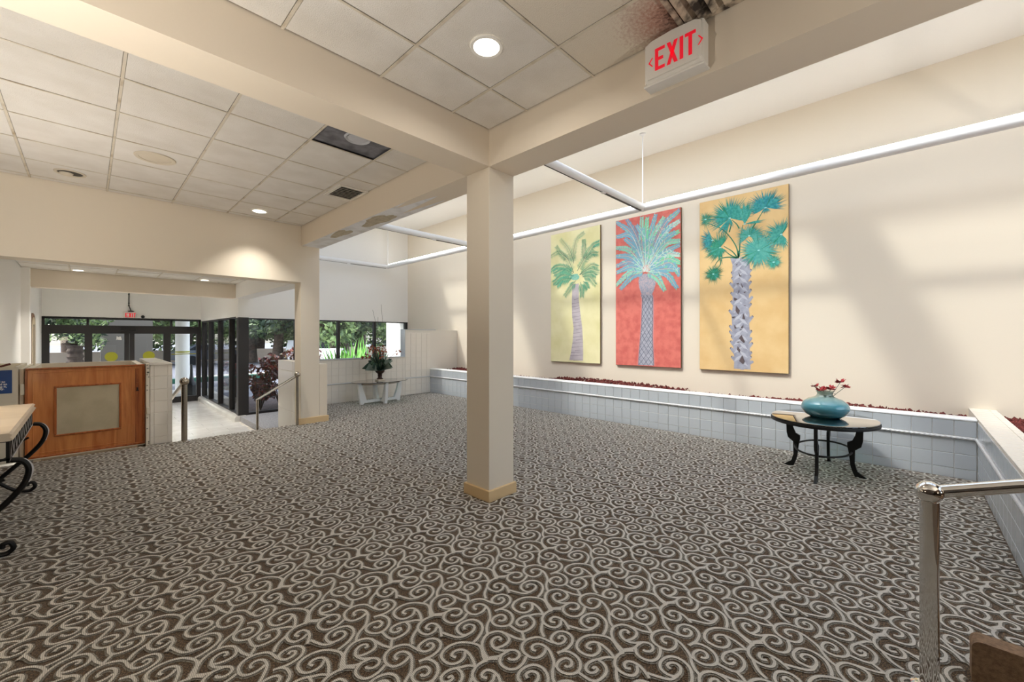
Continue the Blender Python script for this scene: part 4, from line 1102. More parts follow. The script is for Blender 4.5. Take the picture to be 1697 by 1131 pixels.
# ---- oval glass table with iron legs, vase and flowers
TCX, TCY, TTZ = 5.37, 0.64, 0.57
t = thing("oval_glass_table", (TCX, TCY, 0), "oval glass-topped table on curved black iron legs by the planter", "table")
b = MB(); b.lathe([(1.0, 0), (1.005, 0.006), (1.0, 0.012), (0.985, 0.014), (0.0001, 0.014)], (TCX, TCY, TTZ - 0.014), 64, 0.515, 0.452); b.lathe([(0.0001, 0.0), (1.0, 0.0)], (TCX, TCY, TTZ - 0.014), 64, 0.515, 0.452, cap=False)
b.build("glass_top", "tabg", t, smooth=True)["label"] = "greenish glass top"
b = MB()
N = 64
ring = lambda k, s, z: (TCX + 0.515 * s * math.cos(2 * PI * k / N), TCY + 0.452 * s * math.sin(2 * PI * k / N), z)
vs = []
for s, z in ((0.93, TTZ - 0.016), (1.012, TTZ - 0.016), (1.02, TTZ - 0.028), (1.012, TTZ - 0.045), (0.93, TTZ - 0.045)):
    vs += [ring(k, s, z) for k in range(N)]
fs = []
for r in range(5):
    for k in range(N):
        fs.append((r * N + k, r * N + (k + 1) % N, ((r + 1) % 5) * N + (k + 1) % N, ((r + 1) % 5) * N + k))
b.add(vs, fs); b.build("rim", "iron", t, smooth=True)
prof_o = [(.305, .53), (.305, .485), (.2975, .365), (.275, .31), (.19, .27), (.185, .136), (.22, .06), (.35, .004), (.35, 0)]
prof_i = [(.28, 0), (.185, .006), (.15, .06), (.125, .114), (.10, .245), (.08, .305), (.08, .343), (.15, .365), (.19, .42), (.215, .485), (.215, .53)]
prof = [(0.35 + (a - 0.35) * 0.56, z) for a, z in prof_o + prof_i]
for (dx, dy, ext) in ((-1, 0, 0.17), (1, 0, 0.17), (0, 1, 0.0), (0, -1, 0.0)):
    b = MB(); h = 0.013
    if dx: f = lambda a, z, d, dx=dx, ext=ext: (TCX + dx * (a + ext), TCY + d, z)
    else: f = lambda a, z, d, dy=dy, ext=ext: (TCX + d, TCY + dy * (a + ext), z)
    b.prism(prof, f, -h, h); b.build("leg", "iron", t)
b = MB(); b.tube([(TCX + 0.40 * math.cos(2 * PI * k / 48), TCY + 0.235 * math.sin(2 * PI * k / 48) , 0.243) for k in range(48)], 0.010, 8, closed=True); b.build("stretcher_ring", "iron", t, smooth=True)

vm = M("blown_glass_blue", (60, 140, 160), 0.12, spec=0.6, coat=0.5)
nt = vm.node_tree; bs = nt.nodes["Principled BSDF"]; bs.inputs["Transmission Weight"].default_value = 0.25
tc = nt.nodes.new("ShaderNodeTexCoord"); sp = nt.nodes.new("ShaderNodeSeparateXYZ"); nt.links.new(tc.outputs["Object"], sp.inputs[0])
rp = nt.nodes.new("ShaderNodeValToRGB"); rp.color_ramp.elements[0].position = 0.0; rp.color_ramp.elements[0].color = lin((58, 140, 172)); rp.color_ramp.elements[1].position = 0.26; rp.color_ramp.elements[1].color = lin((206, 218, 196))
e_ = rp.color_ramp.elements.new(0.14); e_.color = lin((98, 184, 202))
nt.links.new(sp.outputs["Z"], rp.inputs[0]); nt.links.new(rp.outputs[0], bs.inputs["Base Color"])
VX, VY = 5.385, 0.625
vz = thing("glass_vase", (VX, VY, TTZ), "squat blue blown-glass vase holding small red flowers", "vase")
prof = [(0.0001, 0.002), (0.10, 0.001), (0.135, 0.006), (0.175, 0.035), (0.205, 0.085), (0.208, 0.115), (0.19, 0.155), (0.145, 0.19), (0.095, 0.21), (0.072, 0.225), (0.066, 0.245), (0.07, 0.262), (0.080, 0.272), (0.076, 0.274), (0.062, 0.262), (0.058, 0.245), (0.064, 0.222), (0.09, 0.203), (0.14, 0.18), (0.18, 0.15), (0.196, 0.115), (0.192, 0.085), (0.165, 0.042), (0.12, 0.016), (0.0001, 0.012)]
b = MB(); b.lathe(prof, (VX, VY, TTZ), 48, cap=False); b.build("vase_body", vm, vz, smooth=True)
fl = thing("red_flowers", (VX, VY, TTZ + 0.02), "small red silk flowers standing in the blue vase", "flowers")
b = MB(); heads = [(-0.02, -0.05, 0.30, 0.05), (0.045, 0.02, 0.285, 0.045), (-0.05, -0.13, 0.375, 0.05), (-0.03, -0.17, 0.335, 0.045), (0.02, 0.09, 0.315, 0.04), (-0.05, 0.04, 0.29, 0.04)]
for dx, dy, h, r in heads:
    b.tube(spline([(VX, VY, TTZ + 0.06), (VX + dx * 0.3, VY + dy * 0.3, TTZ + 0.2), (VX + dx, VY + dy, TTZ + h)], 5), 0.0025, 5)
b.build("stems", "leafd", fl)
for dx, dy, h, r in heads:
    b = MB(); c = Vector((VX + dx, VY + dy, TTZ + h))
    for k in range(13):
        a = 2 * PI * k / 13 + rng.uniform(-.2, .2); d = Vector((math.cos(a), math.sin(a), rng.uniform(-0.3, 0.9))); s = Vector((-math.sin(a), math.cos(a), 0.5)) * 0.014
        p = c + d * r
        b.add([c, c + d * r * .55 + s, p, c + d * r * .55 - s], [(0, 1, 2, 3)])
    b.build("bloom", "redp", fl)
b = MB()
for k in range(14):
    a = rng.uniform(0, 2 * PI); r = rng.uniform(0.02, 0.07); c = Vector((VX + r * math.cos(a), VY + r * math.sin(a), TTZ + 0.255 + rng.uniform(-.02, .03)))
    d = Vector((math.cos(a), math.sin(a), rng.uniform(-.6, .2))) * 0.045; s = Vector((-math.sin(a), math.cos(a), 0)) * 0.014
    b.add([c, c + d * .5 + s, c + d, c + d * .5 - s], [(0, 1, 2, 3)])
b.build("leaves", "leafd", fl)

# ---- white glass table at the far wall with urn arrangement
FX, FY, FZ = 4.36, 8.13, 0.46
t = thing("glass_coffee_table", (FX, FY, 0), "glass table on white curved legs in front of the cream tiled wall", "table")
b = MB(); b.lathe([(0.0001, 0), (1.0, 0), (1.006, 0.005), (1.0, 0.01), (0.0001, 0.01)], (FX, FY, FZ), 56, 0.62, 0.40); b.build("glass_top", "tabg", t, smooth=True)
b = MB(); vs = []
for s, z in ((0.97, FZ - 0.012), (1.0, FZ - 0.012), (1.0, FZ - 0.05), (0.97, FZ - 0.05)):
    vs += [(FX + 0.44 * s * math.cos(2 * PI * k / 48), FY + 0.25 * s * math.sin(2 * PI * k / 48), z) for k in range(48)]
b.add(vs, [(r * 48 + k, r * 48 + (k + 1) % 48, ((r + 1) % 4) * 48 + (k + 1) % 48, ((r + 1) % 4) * 48 + k) for r in range(4) for k in range(48)])
b.build("nickel_ring", "nickel", t, smooth=True)
lp = [(0.50, 0.455), (0.43, 0.455), (0.395, 0.30), (0.335, 0.13), (0.32, 0.085), (0.40, 0.0), (0.45, 0.0), (0.475, 0.16)]
for dx, dy, sc_ in ((-1, 0, 1), (1, 0, 1), (0, -1, 0.58), (0, 1, 0.58)):
    b = MB()
    q = [(a if sc_ == 1 else 0.5 * 0.58 + (a - 0.5), z) for a, z in lp]
    if dx: f = lambda a, z, d, dx=dx: (FX + dx * a, FY + d, z)
    else: f = lambda a, z, d, dy=dy: (FX + d, FY + dy * a, z)
    b.prism(q, f, -0.03, 0.03); b.build("leg", "wlac", t)
b = MB(); b.box(FX - 0.36, FX + 0.36, FY - 0.028, FY + 0.028, 0.03, 0.085, bev=0.005); b.build("stretcher", "wlac", t)
b = MB(); b.box(FX - 0.028, FX + 0.028, FY - 0.17, FY + 0.17, 0.03, 0.085, bev=0.005); b.build("stretcher", "wlac", t)

UX, UY, UZ = 4.35, 8.13, FZ + 0.01
u_ = thing("urn_arrangement", (UX, UY, UZ), "bronze pedestal urn of rust and green dried flowers on the white-legged table", "flower arrangement")
b = MB(); b.box(UX - 0.075, UX + 0.075, UY - 0.075, UY + 0.075, UZ + 0.0005, UZ + 0.03, bev=0.004); b.build("plinth", "cream", u_)
b = MB(); b.lathe([(0.065, 0.03), (0.068, 0.045), (0.05, 0.055), (0.04, 0.075), (0.046, 0.12), (0.05, 0.13), (0.04, 0.14), (0.07, 0.165), (0.095, 0.195), (0.098, 0.215), (0.088, 0.215), (0.06, 0.17), (0.0001, 0.16)], (UX, UY, UZ), 28, cap=False); b.build("urn", "urn", u_, smooth=True)
b = MB(); top = Vector((UX, UY, UZ + 0.21))
for k in range(190):
    a = rng.uniform(0, 2 * PI); el = rng.uniform(0.35, 1.5); L = rng.uniform(0.2, 0.50)
    d0 = Vector((math.cos(a) * math.cos(el), math.sin(a) * math.cos(el), math.sin(el)))
    p0 = top + Vector((rng.uniform(-.05, .05), rng.uniform(-.05, .05), 0)); p1 = p0 + d0 * L * .6 + Vector((0, 0, L * .15)); p2 = p1 + Vector((math.cos(a), math.sin(a), 0)) * L * .22 * (1.6 - el) + Vector((0, 0, L * .55 * (el - 0.85)))
    s = Vector((-math.sin(a), math.cos(a), 0)) * 0.009
    b.add([p0 - s * .4, p0 + s * .4, p1 + s, p2, p1 - s], [(0, 1, 2, 3, 4)], int(rng.integers(3)))
b.build("grass_leaves", ["leafg", "leafd", M("silk_leaf_grey", (132, 146, 132), 0.6)], u_)
b = MB(); bl2 = MB()
for k in range(16):
    a = rng.uniform(0, 2 * PI); r = rng.uniform(0.08, 0.34); h = rng.uniform(0.26, 0.52) if k else 0.55
    p = top + Vector((r * math.cos(a), r * math.sin(a) * .7, h))
    if k == 0: p = top + Vector((0.36, -0.1, 0.40))
    b.tube(spline([top, top + (p - top) * .55 + Vector((0, 0, .05)), p], 4), 0.004, 5)
    bl2 = MB()
    for q in range(7):
        dd = Vector(rng.normal(size=3)); dd.normalize(); e = Vector(rng.normal(size=3)); e = (e - dd * e.dot(dd)).normalized()
        c = p + dd * 0.02
        bl2.add([c, c + dd * .035 + e * .02, c + dd * .07, c + dd * .035 - e * .02], [(0, 1, 2, 3)])
    bl2.build("dried_bloom", "leafb", u_)
b.build("stalks", "twig", u_)
b = MB()
for (dx, dy, h, bend) in ((0.10, -0.05, 1.42, -0.10), (0.02, 0.05, 1.30, -0.16), (-0.32, 0.02, 0.98, -0.22), (-0.45, 0.0, 1.05, -0.35), (-0.08, 0.03, 1.15, 0.05)):
    b.tube(spline([top, top + Vector((dx * .5, dy, h * .5)), top + Vector((dx + bend, dy, h))], 6), 0.0026, 5)
b.build("tall_twigs", "twig", u_)

# ---- wheelchair lift with wooden gate
lf = thing("wheelchair_lift", (0, 7.5, 0), "cream wheelchair lift enclosure with a varnished wooden gate", "lift")
b = MB(); b.box(-0.495, 0.522, 7.235, 7.275, 0.012, 1.05); g = b.build("gate", "wood", lf); g["label"] = "varnished plywood gate"
def frame_bars(b, x0, x1, z0, z1, w, ya, yb, bev=0.006):
    b.box(x0, x1, ya, yb, z1 - w, z1, bev=bev); b.box(x0, x1, ya, yb, z0, z0 + w, bev=bev); b.box(x0, x0 + w, ya, yb, z0 + w, z1 - w, bev=bev); b.box(x1 - w, x1, ya, yb, z0 + w, z1 - w, bev=bev)
b = MB(); frame_bars(b, -0.497, 0.524, 0.010, 1.052, 0.022, 7.215, 7.24); b.build("edge_moulding", "woodd", g)
b = MB(); frame_bars(b, -0.44, 0.40, 0.06, 1.0, 0.008, 7.229, 7.236, 0.002); b.build("groove_bead", "wood", g)
b = MB(); b.box(0.43, 0.47, 7.229, 7.236, 0.04, 1.0); b.build("lock_stile", "woodd", g)
b = MB(); frame_bars(b, -0.275, 0.30, 0.235, 0.832, 0.022, 7.216, 7.24); b.build("inset_moulding", "woodd", g)
b = MB(); b.box(-0.255, 0.28, 7.226, 7.237, 0.255, 0.812); b.build("inset_panel", "fabric", g)["label"] = "grey-beige inset panel"
b = MB(); b.box(0.437, 0.463, 7.222, 7.232, 0.70, 0.82, bev=0.004); b.build("latch_plate", "woodd", g)
b = MB(); b.tube([(0.45, 7.215, 0.715), (0.45, 7.215, 0.755)], 0.008, 8); b.tube([(0.436, 7.215, 0.715), (0.464, 7.215, 0.715)], 0.006, 6); b.build("latch", "dark", g)
b = MB(); b.box(-0.53, 0.525, 7.20, 7.30, 0.001, 0.011); b.build("threshold", "cream", lf)
b = MB(); b.box(-0.53, -0.50, 7.22, 7.28, 0.75, 0.88, bev=0.006); b.build("hinge", "cream", lf)
b = MB(); b.box(-0.50, -0.44, 7.32, 8.6, -0.4, 1.045); b.box(-0.54, -0.51, 7.30, 8.6, -0.4, 1.045); b.build("side_panel", "cream", lf)
b = MB(); b.box(0.46, 0.52, 7.32, 8.6, -0.4, 1.045); b.build("side_panel", "cream", lf)
b = MB(); b.box(-0.44, 0.46, 8.56, 8.6, -0.4, 1.045); b.box(-0.44, 0.46, 8.50, 8.56, 0.9, 0.93); b.build("back_panel", "cream", lf)
b = MB(); b.box(-0.44, 0.46, 7.30, 8.56, -0.45, -0.4); b.build("platform", "cream", lf)
b = MB(); b.tube([(-0.478, 8.12, 1.04), (-0.478, 8.12, 1.57)], 0.010, 8); b.build("pole", "cream", lf)
b = MB(); b.box(-0.40, -0.33, 7.40, 7.44, 0.98, 1.03); b.build("blue_switch", "blue", lf)
b = MB(); b.box(0.527, 0.562, 7.10, 7.28, 0, 1.06); s_ = b.build("latch_post", "cream", lf)
for z_ in (0.03, 0.05, 0.22, 0.36, 0.72, 0.78, 0.89, 0.92, 1.045):
    b = MB(); b.sphere((0.552 if int(z_ * 100) % 2 else 0.538, 7.099, z_), 0.006, 6); b.build("bolt", "dark", s_)
b = MB(); b.sphere((0.545, 7.098, 0.95), 0.011, 8); b.build("key_switch", "dark", s_)
b = MB(); b.box(0.535, 0.555, 7.096, 7.10, 1.0, 1.008); b.build("slot", "dark", s_)
b = MB(); b.box(0.53, 0.562, 7.07, 7.10, 0.41, 0.50, bev=0.006); b.build("strike_box", "cream", s_)

tw = thing("lift_control_tower", (-0.72, 7.6, 0), "cream metal tower beside the wooden gate carrying the blue notice", "cabinet")
b = MB()
for q in ((-0.795, -0.545, 7.20, 7.22, 0, 1.075), (-0.795, -0.545, 8.2, 8.22, 0, 1.075), (-0.57, -0.545, 7.22, 8.2, 0, 1.075)): b.box(*q)
b.build("housing", "cream", tw)
b = MB(); b.box(-0.795, -0.57, 7.22, 8.2, 0.0, 1.0); b.build("inner_cover", "cream", tw)
b = MB(); b.tube([(-0.72, 7.45, 1.0), (-0.70, 7.42, 1.07), (-0.62, 7.45, 1.10)], 0.012, 8); b.build("lever", M("oxblood_paint", (92, 34, 26), 0.5), tw)
sg = thing("blue_notice", (-0.70, 7.19, 0.79), "blue notice with white lettering on the cream lift tower", "sign")
b = MB(); b.box(-0.79, -0.586, 7.193, 7.1995, 0.785, 1.042); b.build("plate", "blue", sg)
def text_part(txt, size, mat, parent, fn):
    cu = bpy.data.curves.new("lettering_src", 'FONT'); cu.body = txt; cu.size = size; cu.align_x = 'RIGHT'; cu.offset = 0.0012
    ob = bpy.data.objects.new("lettering_src", cu); COL.objects.link(ob)
    bpy.context.view_layer.update()
    me = bpy.data.meshes.new_from_object(ob.evaluated_get(bpy.context.evaluated_depsgraph_get()))
    bpy.data.objects.remove(ob)
    q = ORG[parent.name]
    for v in me.vertices:
        p = fn(v.co.x, v.co.y); v.co = (p[0] - q[0], p[1] - q[1], p[2] - q[2])
    me.materials.clear(); me.materials.append(MAT[mat])
    o = bpy.data.objects.new("lettering", me); COL.objects.link(o); o.parent = parent
    return o
for i, tx in enumerate(("ward to", "ound to", "uding it,", "nually.", "e.")):
    xr = (-0.633, -0.620, -0.622, -0.640, -0.672)[i]
    text_part(tx, 0.030, "ink", sg, lambda a, c, i=i, xr=xr: (xr + a, 7.192, 0.905 - 0.026 * i + c))

# ---- tiled pier between lift and steps
b = MB(); b.box(0.566, 0.79, 7.106, 8.6, -0.5, 1.06)
pr = struct(b.build("wall_pier", "grout", org=(0.68, 7.1, 0)), "narrow cream tiled pier between the wooden gate and the steps", "wall")
tiles_on(pr, '-y', 'ctile2', 7.106, [0.566, 0.603, 0.742, 0.79], [(0.0, 0.095), (0.095, 0.253), (0.253, 0.412), (0.412, 0.566), (0.566, 0.723), (0.723, 0.892), (0.892, 1.045)])
b = MB(); b.prism([(0.562, 1.045), (0.562, 1.075), (0.75, 1.075), (0.792, 1.045)], XZ, 7.09, 8.6); b.build("coping", "ctile2", pr)

# ---- iron console table with stone top
ct = thing("console_table", (-0.555, 4.96, 0), "scrolled black iron console table with a cream stone top", "table")
b = MB()
prof = [(-0.88, 0.75), (-0.345, 0.75), (-0.33, 0.758), (-0.345, 0.775), (-0.335, 0.79), (-0.35, 0.80), (-0.88, 0.80)]
b.prism(prof, lambda a, z, d: (a, d, z), 4.12, 5.80); b.build("stone_top", "marble", ct)
b = MB()
for q in ((-0.365, -0.35, 4.18, 5.75, 0.735, 0.75), (-0.365, -0.35, 4.18, 5.75, 0.615, 0.63), (-0.365, -0.35, 4.18, 4.21, 0.60, 0.75), (-0.365, -0.35, 5.72, 5.75, 0.60, 0.75),
          (-0.77, -0.365, 4.18, 4.195, 0.735, 0.75), (-0.77, -0.365, 4.18, 4.195, 0.615, 0.63), (-0.77, -0.365, 5.735, 5.75, 0.615, 0.75)): b.box(*q)
b.build("apron", "iron", ct)
b = MB(); b.box(-0.368, -0.3505, 4.2, 5.73, 0.625, 0.74); b.build("apron_back", "flatblack", ct)
b = MB()
for k in range(9):
    y0 = 4.24 + k * 0.163
    for (ya, yb) in ((y0, y0 + 0.085), (y0 + 0.163, y0 + 0.085)):
        b.add([(-0.3497, ya - 0.012, 0.628), (-0.3497, ya + 0.012, 0.628), (-0.3497, yb + 0.008, 0.737), (-0.3497, yb - 0.008, 0.737)], [(0, 1, 2, 3)])
b.box(-0.3505, -0.347, 4.18, 5.76, 0.608, 0.616)
b.build("lattice", "silver", ct)
cx = -0.555
for yy in (4.17, 5.74):
    for s in (1, -1):
        f = lambda x, z: (cx + s * (x - cx), yy, z)
        b = MB()
        main = [(-0.345, 0.62), (-0.295, 0.605), (-0.268, 0.545), (-0.29, 0.45), (-0.36, 0.35), (-0.45, 0.255), (-0.55, 0.15), (-0.65, 0.05), (-0.735, 0.018), (-0.775, 0.045), (-0.765, 0.085), (-0.735, 0.085), (-0.73, 0.06)]
        p_ = [f(*q) for q in spline(main, 6)]
        b.tube(p_, [0.017 if i < len(p_) * .5 else 0.014 for i in range(len(p_))], 8); b.build("scroll_leg", "iron", ct, smooth=True)
        b = MB(); b.tube([f(*q) for q in spline([(-0.40, 0.60), (-0.43, 0.545), (-0.48, 0.54), (-0.495, 0.58), (-0.465, 0.60), (-0.455, 0.575)], 6)], 0.009, 6)
        b.tube([f(*q) for q in spline([(-0.37, 0.50), (-0.42, 0.475), (-0.46, 0.50), (-0.45, 0.535)], 5)], 0.009, 6)
        b.tube([f(cx + 0.10 * math.cos(a), 0.42 + 0.10 * math.sin(a)) for a in np.linspace(-PI / 2, PI / 2, 12)], 0.011, 6)
        b.build("scroll", "iron", ct, smooth=True)
        b = MB(); b.tube([f(*q) for q in spline([(-0.345, 0.622), (-0.288, 0.612), (-0.254, 0.548), (-0.272, 0.46)], 6)], 0.008, 6); b.build("silver_edge", "silver", ct)
b = MB(); b.tube([(cx, 4.17, 0.15), (cx, 5.74, 0.15)], 0.011, 8); b.build("stretcher", "iron", ct)

# ---- unseen lamps added as ceiling fill: a pair on the console table, floor lamps behind
def fill_lamp(name, x, y, z0, z1, label, power):
    t = thing(name, (x, y, z0), label, "fill lamp")
    b = MB(); b.lathe([(0.07, 0), (0.075, 0.012), (0.065, 0.025), (0.02, 0.04), (0.016, 0.06)], (x, y, z0), 24); b.build("base", "brass", t, smooth=True)
    b = MB(); b.tube([(x, y, z0 + 0.05), (x, y, z1 + 0.06)], 0.012, 10); b.build("stem", "brass", t, smooth=True)
    b = MB(); b.lathe([(0.118, 0), (0.10, 0.2), (0.096, 0.2), (0.114, 0)], (x, y, z1), 32, cap=False); b.build("shade", "shade", t, smooth=True)
    l = bpy.data.lights.new("fill_lamp_bulb", 'AREA'); l.shape = 'DISK'; l.size = 0.18; l.energy = power; l.color = (1.0, 0.94, 0.85)
    lo = bpy.data.objects.new("fill_lamp_bulb", l); COL.objects.link(lo); lo.parent = t; lo.location = (0, 0, z1 + 0.202 - z0); lo.rotation_euler = (PI, 0, 0)
    return t
fill_lamp("fill_table_lamp", -0.776, 5.35, 0.80, 1.12, "added brass table lamp for fill light at the gate end of the console table", 13)
fill_lamp("fill_table_lamp", -0.776, 4.50, 0.80, 1.12, "added brass table lamp for fill light at the near end of the console table", 11)
fill_lamp("fill_floor_lamp", -0.76, 2.0, 0.0, 1.20, "added brass floor lamp for fill light against the unseen side wall", 40)
fill_lamp("fill_floor_lamp", 1.30, -2.6, 0.0, 1.20, "added brass floor lamp for fill light by the rear wall", 75)

# ---- arched frame on the lobby side wall
am = thing("arched_wall_frame", (-0.79, 12.8, 0.9), "tall arched wooden frame on the white lobby side wall", "frame")
pts = [(12.3, 0.8), (13.3, 0.8), (13.3, 1.65)] + [(12.8 + 0.5 * math.cos(a), 1.65 + 0.24 * math.sin(a)) for a in np.linspace(0.15, PI - 0.15, 12)] + [(12.3, 1.65)]
b = MB(); b.prism(pts, YZ, -0.8, -0.765); b.build("frame", M("frame_wood", (120, 82, 46), 0.5), am)
b = MB(); b.prism([(12.8 + (p - 12.8) * .82, 1.3 + (z - 1.3) * .86) for p, z in pts], YZ, -0.768, -0.758); b.build("panel", M("frame_panel", (206, 190, 160), 0.5), am)

# ================================================================== OUTSIDE
GZ = -0.62
b = MB(); b.box(-70, 90, 11.35, 130, GZ - 0.4, GZ); b.box(-70, 90, -70, -3.7, GZ - 0.4, GZ); struct(b.build("ground", "asphalt"), "grey asphalt drive and car park outside", "ground")
b = MB(); b.box(2.6, 8.5, 11.35, 15.2, GZ, -0.52); struct(b.build("mulch_bed", "mulch"), "dark bark mulch bed outside the lobby window", "ground")
b = MB(); b.box(-6, 3.2, 15.8, 19.6, GZ, GZ + 0.05); struct(b.build("path", "kerb"), "pale concrete apron outside the entrance doors", "path")
wx = [(-40, 60, 41.5, 42, GZ, 0.30)]
b = MB(); b.box(*wx[0]); struct(b.build("wall_boundary", "stucco"), "low beige boundary wall across the car park", "wall")
b = MB(); b.box(3.5, 40, 23.5, 24.2, GZ, GZ + 0.16); struct(b.build("kerb", "kerb"), "concrete kerb of the drive", "kerb")
b = MB(); b.box(2.2, 14, 22.6, 22.9, GZ, GZ + 0.2); struct(b.build("kerb", "kgreen"), "green-painted kerb across the drive", "kerb")
b = MB(); b.box(0.4, 2.15, 25.8, 26.2, GZ, 3.2); struct(b.build("wall_annex", "taupe"), "taupe annex wall beyond the entrance canopy", "wall")
b = MB(); b.box(-8, 3.4, 15.85, 23, 2.55, 2.9); struct(b.build("roof_canopy", "taupe"), "taupe canopy over the entrance drive", "roof")
b = MB(); b.box(7.0, 7.25, 11.36, 12.65, GZ, 3.8); struct(b.build("wall_wing", "white"), "sunlit white wing wall outside the strip window", "wall")
b = MB(); b.box(2.6, 8.0, 11.36, 11.9, 1.98, 2.08); struct(b.build("eave", "white"), "thin eave above the strip window outside", "eave")
col_ = thing("canopy_column", (2.30, 18.2, GZ), "round white column carrying the entrance canopy", "column", kind="structure")
b = MB(); b.lathe([(0.20, 0), (0.20, 3.2)], (2.30, 18.2, GZ), 28); b.build("shaft", "white", col_, smooth=True)
b = MB(); b.lathe([(0.205, 0.0), (0.205, 0.05)], (2.30, 18.2, 0.85), 28); b.build("yellow_band", "yellow", col_)
ash = thing("smoking_receptacle", (2.45, 17.5, GZ + 0.05), "black cone-necked cigarette receptacle outside the doors", "receptacle")
b = MB(); b.lathe([(0.19, 0), (0.20, 0.03), (0.20, 0.34), (0.17, 0.37)], (2.45, 17.5, GZ + 0.05), 8); b.build("base", "black", ash)
b = MB(); b.lathe([(0.17, 0.37), (0.09, 0.46), (0.05, 0.62), (0.035, 1.0), (0.03, 1.03)], (2.45, 17.5, GZ + 0.05), 12); b.build("neck", "black", ash, smooth=True)

def leafmesh(name, blobs, n, size, mats, sz=0.55):
    c = []
    w = np.array([bb[3] * bb[4] * bb[5] for bb in blobs]) ** 0.75; w /= w.sum()
    ids = rng.choice(len(blobs), n, p=w)
    B = np.array(blobs)[ids]
    d = rng.normal(size=(n, 3)); d /= np.linalg.norm(d, axis=1)[:, None]
    r = rng.uniform(0.35, 1.0, n) ** 0.5
    P = B[:, :3] + d * r[:, None] * B[:, 3:6]
    a = rng.normal(size=(n, 3)); a /= np.linalg.norm(a, axis=1)[:, None]
    bb = np.cross(a, rng.normal(size=(n, 3))); bb /= np.linalg.norm(bb, axis=1)[:, None]
    s = (size * rng.uniform(0.6, 1.3, n))[:, None]
    V = np.stack([P - a * s, P + bb * s * sz, P + a * s, P - bb * s * sz], 1).reshape(-1, 3)
    me = bpy.data.meshes.new(name)
    me.vertices.add(n * 4); me.vertices.foreach_set("co", V.astype(np.float32).ravel())
    me.loops.add(n * 4); me.loops.foreach_set("vertex_index", np.arange(n * 4, dtype=np.int32))
    me.polygons.add(n); me.polygons.foreach_set("loop_start", np.arange(0, n * 4, 4, dtype=np.int32))
    for m in mats: me.materials.append(MAT[m])
    me.polygons.foreach_set("material_index", rng.integers(len(mats), size=n).astype(np.int32))
    me.update(calc_edges=True)
    return me

crowns = []
for mats in (["leaf1", "leaf2"], ["leaf1", "leaf3"], ["leaf2", "leaf1"]):
    bl_ = [(rng.uniform(-2.2, 2.2), rng.uniform(-2.2, 2.2), rng.uniform(2.6, 6.5), rng.uniform(1.0, 1.9), rng.uniform(1.0, 1.9), rng.uniform(0.8, 1.4)) for _ in range(13)]
    crowns.append(leafmesh("crown_leaves", bl_, 7000, 0.17, mats))
trunks = []
for k in range(3):
    q = MB()
    lean = (rng.uniform(-.3, .3), rng.uniform(-.3, .3))
    q.tube(spline([(0, 0, 0), (lean[0] * .3, lean[1] * .3, 1.2), (lean[0], lean[1], 2.6)], 5), [0.42 - 0.014 * i for i in range(11)], 10)
    for j in range(4):
        a = j * 1.6 + rng.uniform(-.3, .3); z = rng.uniform(1.7, 2.4)
        q.tube(spline([(lean[0] * .8, lean[1] * .8, z), (math.cos(a) * 1.0, math.sin(a) * 1.0, z + 1.1), (math.cos(a) * 1.9, math.sin(a) * 1.9, z + 2.6)], 4), [0.2 - 0.017 * i for i in range(9)], 7)
    trunks.append(q.mesh("tree_trunk", "bark", smooth=True))
TREES = [  # x, y, scale, kind, label
    (11.1, 27.0, 1.05, 0, "thick oak trunk and crown just left of the first mullion of the strip window"),
    (13.95, 29.0, 1.1, 1, "forked oak standing behind the sword-leaf plants"),
    (15.3, 34.5, 1.0, 2, "slimmer oak behind the forked oak, left of its fork"),
    (9.6, 33.0, 1.0, 1, "dark oak seen above the croton shrubs beside the column"),
    (8.8, 36.5, 1.05, 2, "pale green tree behind the low boundary wall, next to the dark window post"),
    (25.5, 41.0, 1.2, 2, "sunlit tree far across the car park, right of the forked oak"),
    (17.0, 45.0, 1.2, 2, "bright tree beyond the boundary wall behind the parked cars"),
    (12.0, 47.0, 1.2, 0, "leafy tree beyond the boundary wall seen past the far column"),
    (6.0, 46.0, 1.1, 0, "tree beyond the boundary wall seen through the lobby side window"),
    (2.6, 38.0, 1.0, 2, "tree seen through the entrance doors behind the canopy column"),
    (-3.0, 36.0, 1.1, 0, "tree seen through the leftmost entrance door pane"),
    (-0.8, 42.0, 1.2, 1, "darker tree seen through the second entrance door pane"),
]
for x, y_, s, k, lab in TREES:
    t = thing("tree", (x, y_, GZ), lab, "tree", "trees around the car park")
    o = bpy.data.objects.new("trunk", trunks[k]); COL.objects.link(o); o.parent = t
    o = bpy.data.objects.new("crown", crowns[k]); COL.objects.link(o); o.parent = t
    t.scale = (s, s, s); t.rotation_euler = (0, 0, rng.uniform(0, 6.28))
hm = leafmesh("hedge_leaves", [(rng.uniform(-38, 58), rng.uniform(50, 54), rng.uniform(-0.5, 7.5), rng.uniform(1.5, 3), 1.2, rng.uniform(1.2, 2.2)) for _ in range(190)], 42000, 0.28, ["leaf1", "leaf2", "leaf3"])
o = bpy.data.objects.new("hedge", hm); COL.objects.link(o); tag(o, "dense green hedge and undergrowth beyond the boundary wall", "hedge", kind="stuff")

# palm-like trunk by the drive
pt = thing("stout_palm", (-0.35, 24.5, GZ), "stout scaly palm trunk outside the entrance doors", "palm")
b = MB(); b.lathe([(0.21 + 0.05 * (i % 2), i * 0.11) for i in range(16)], (-0.35, 24.5, GZ), 14); b.build("trunk", "bark", pt)
me = leafmesh("palm_crown", [(rng.uniform(-.9, .9), rng.uniform(-.6, .6), rng.uniform(1.75, 2.9), .45, .45, .35) for _ in range(9)], 700, 0.13, ["leaf2", "leaf3"], 0.3)
o = bpy.data.objects.new("fronds", me); COL.objects.link(o); o.parent = pt

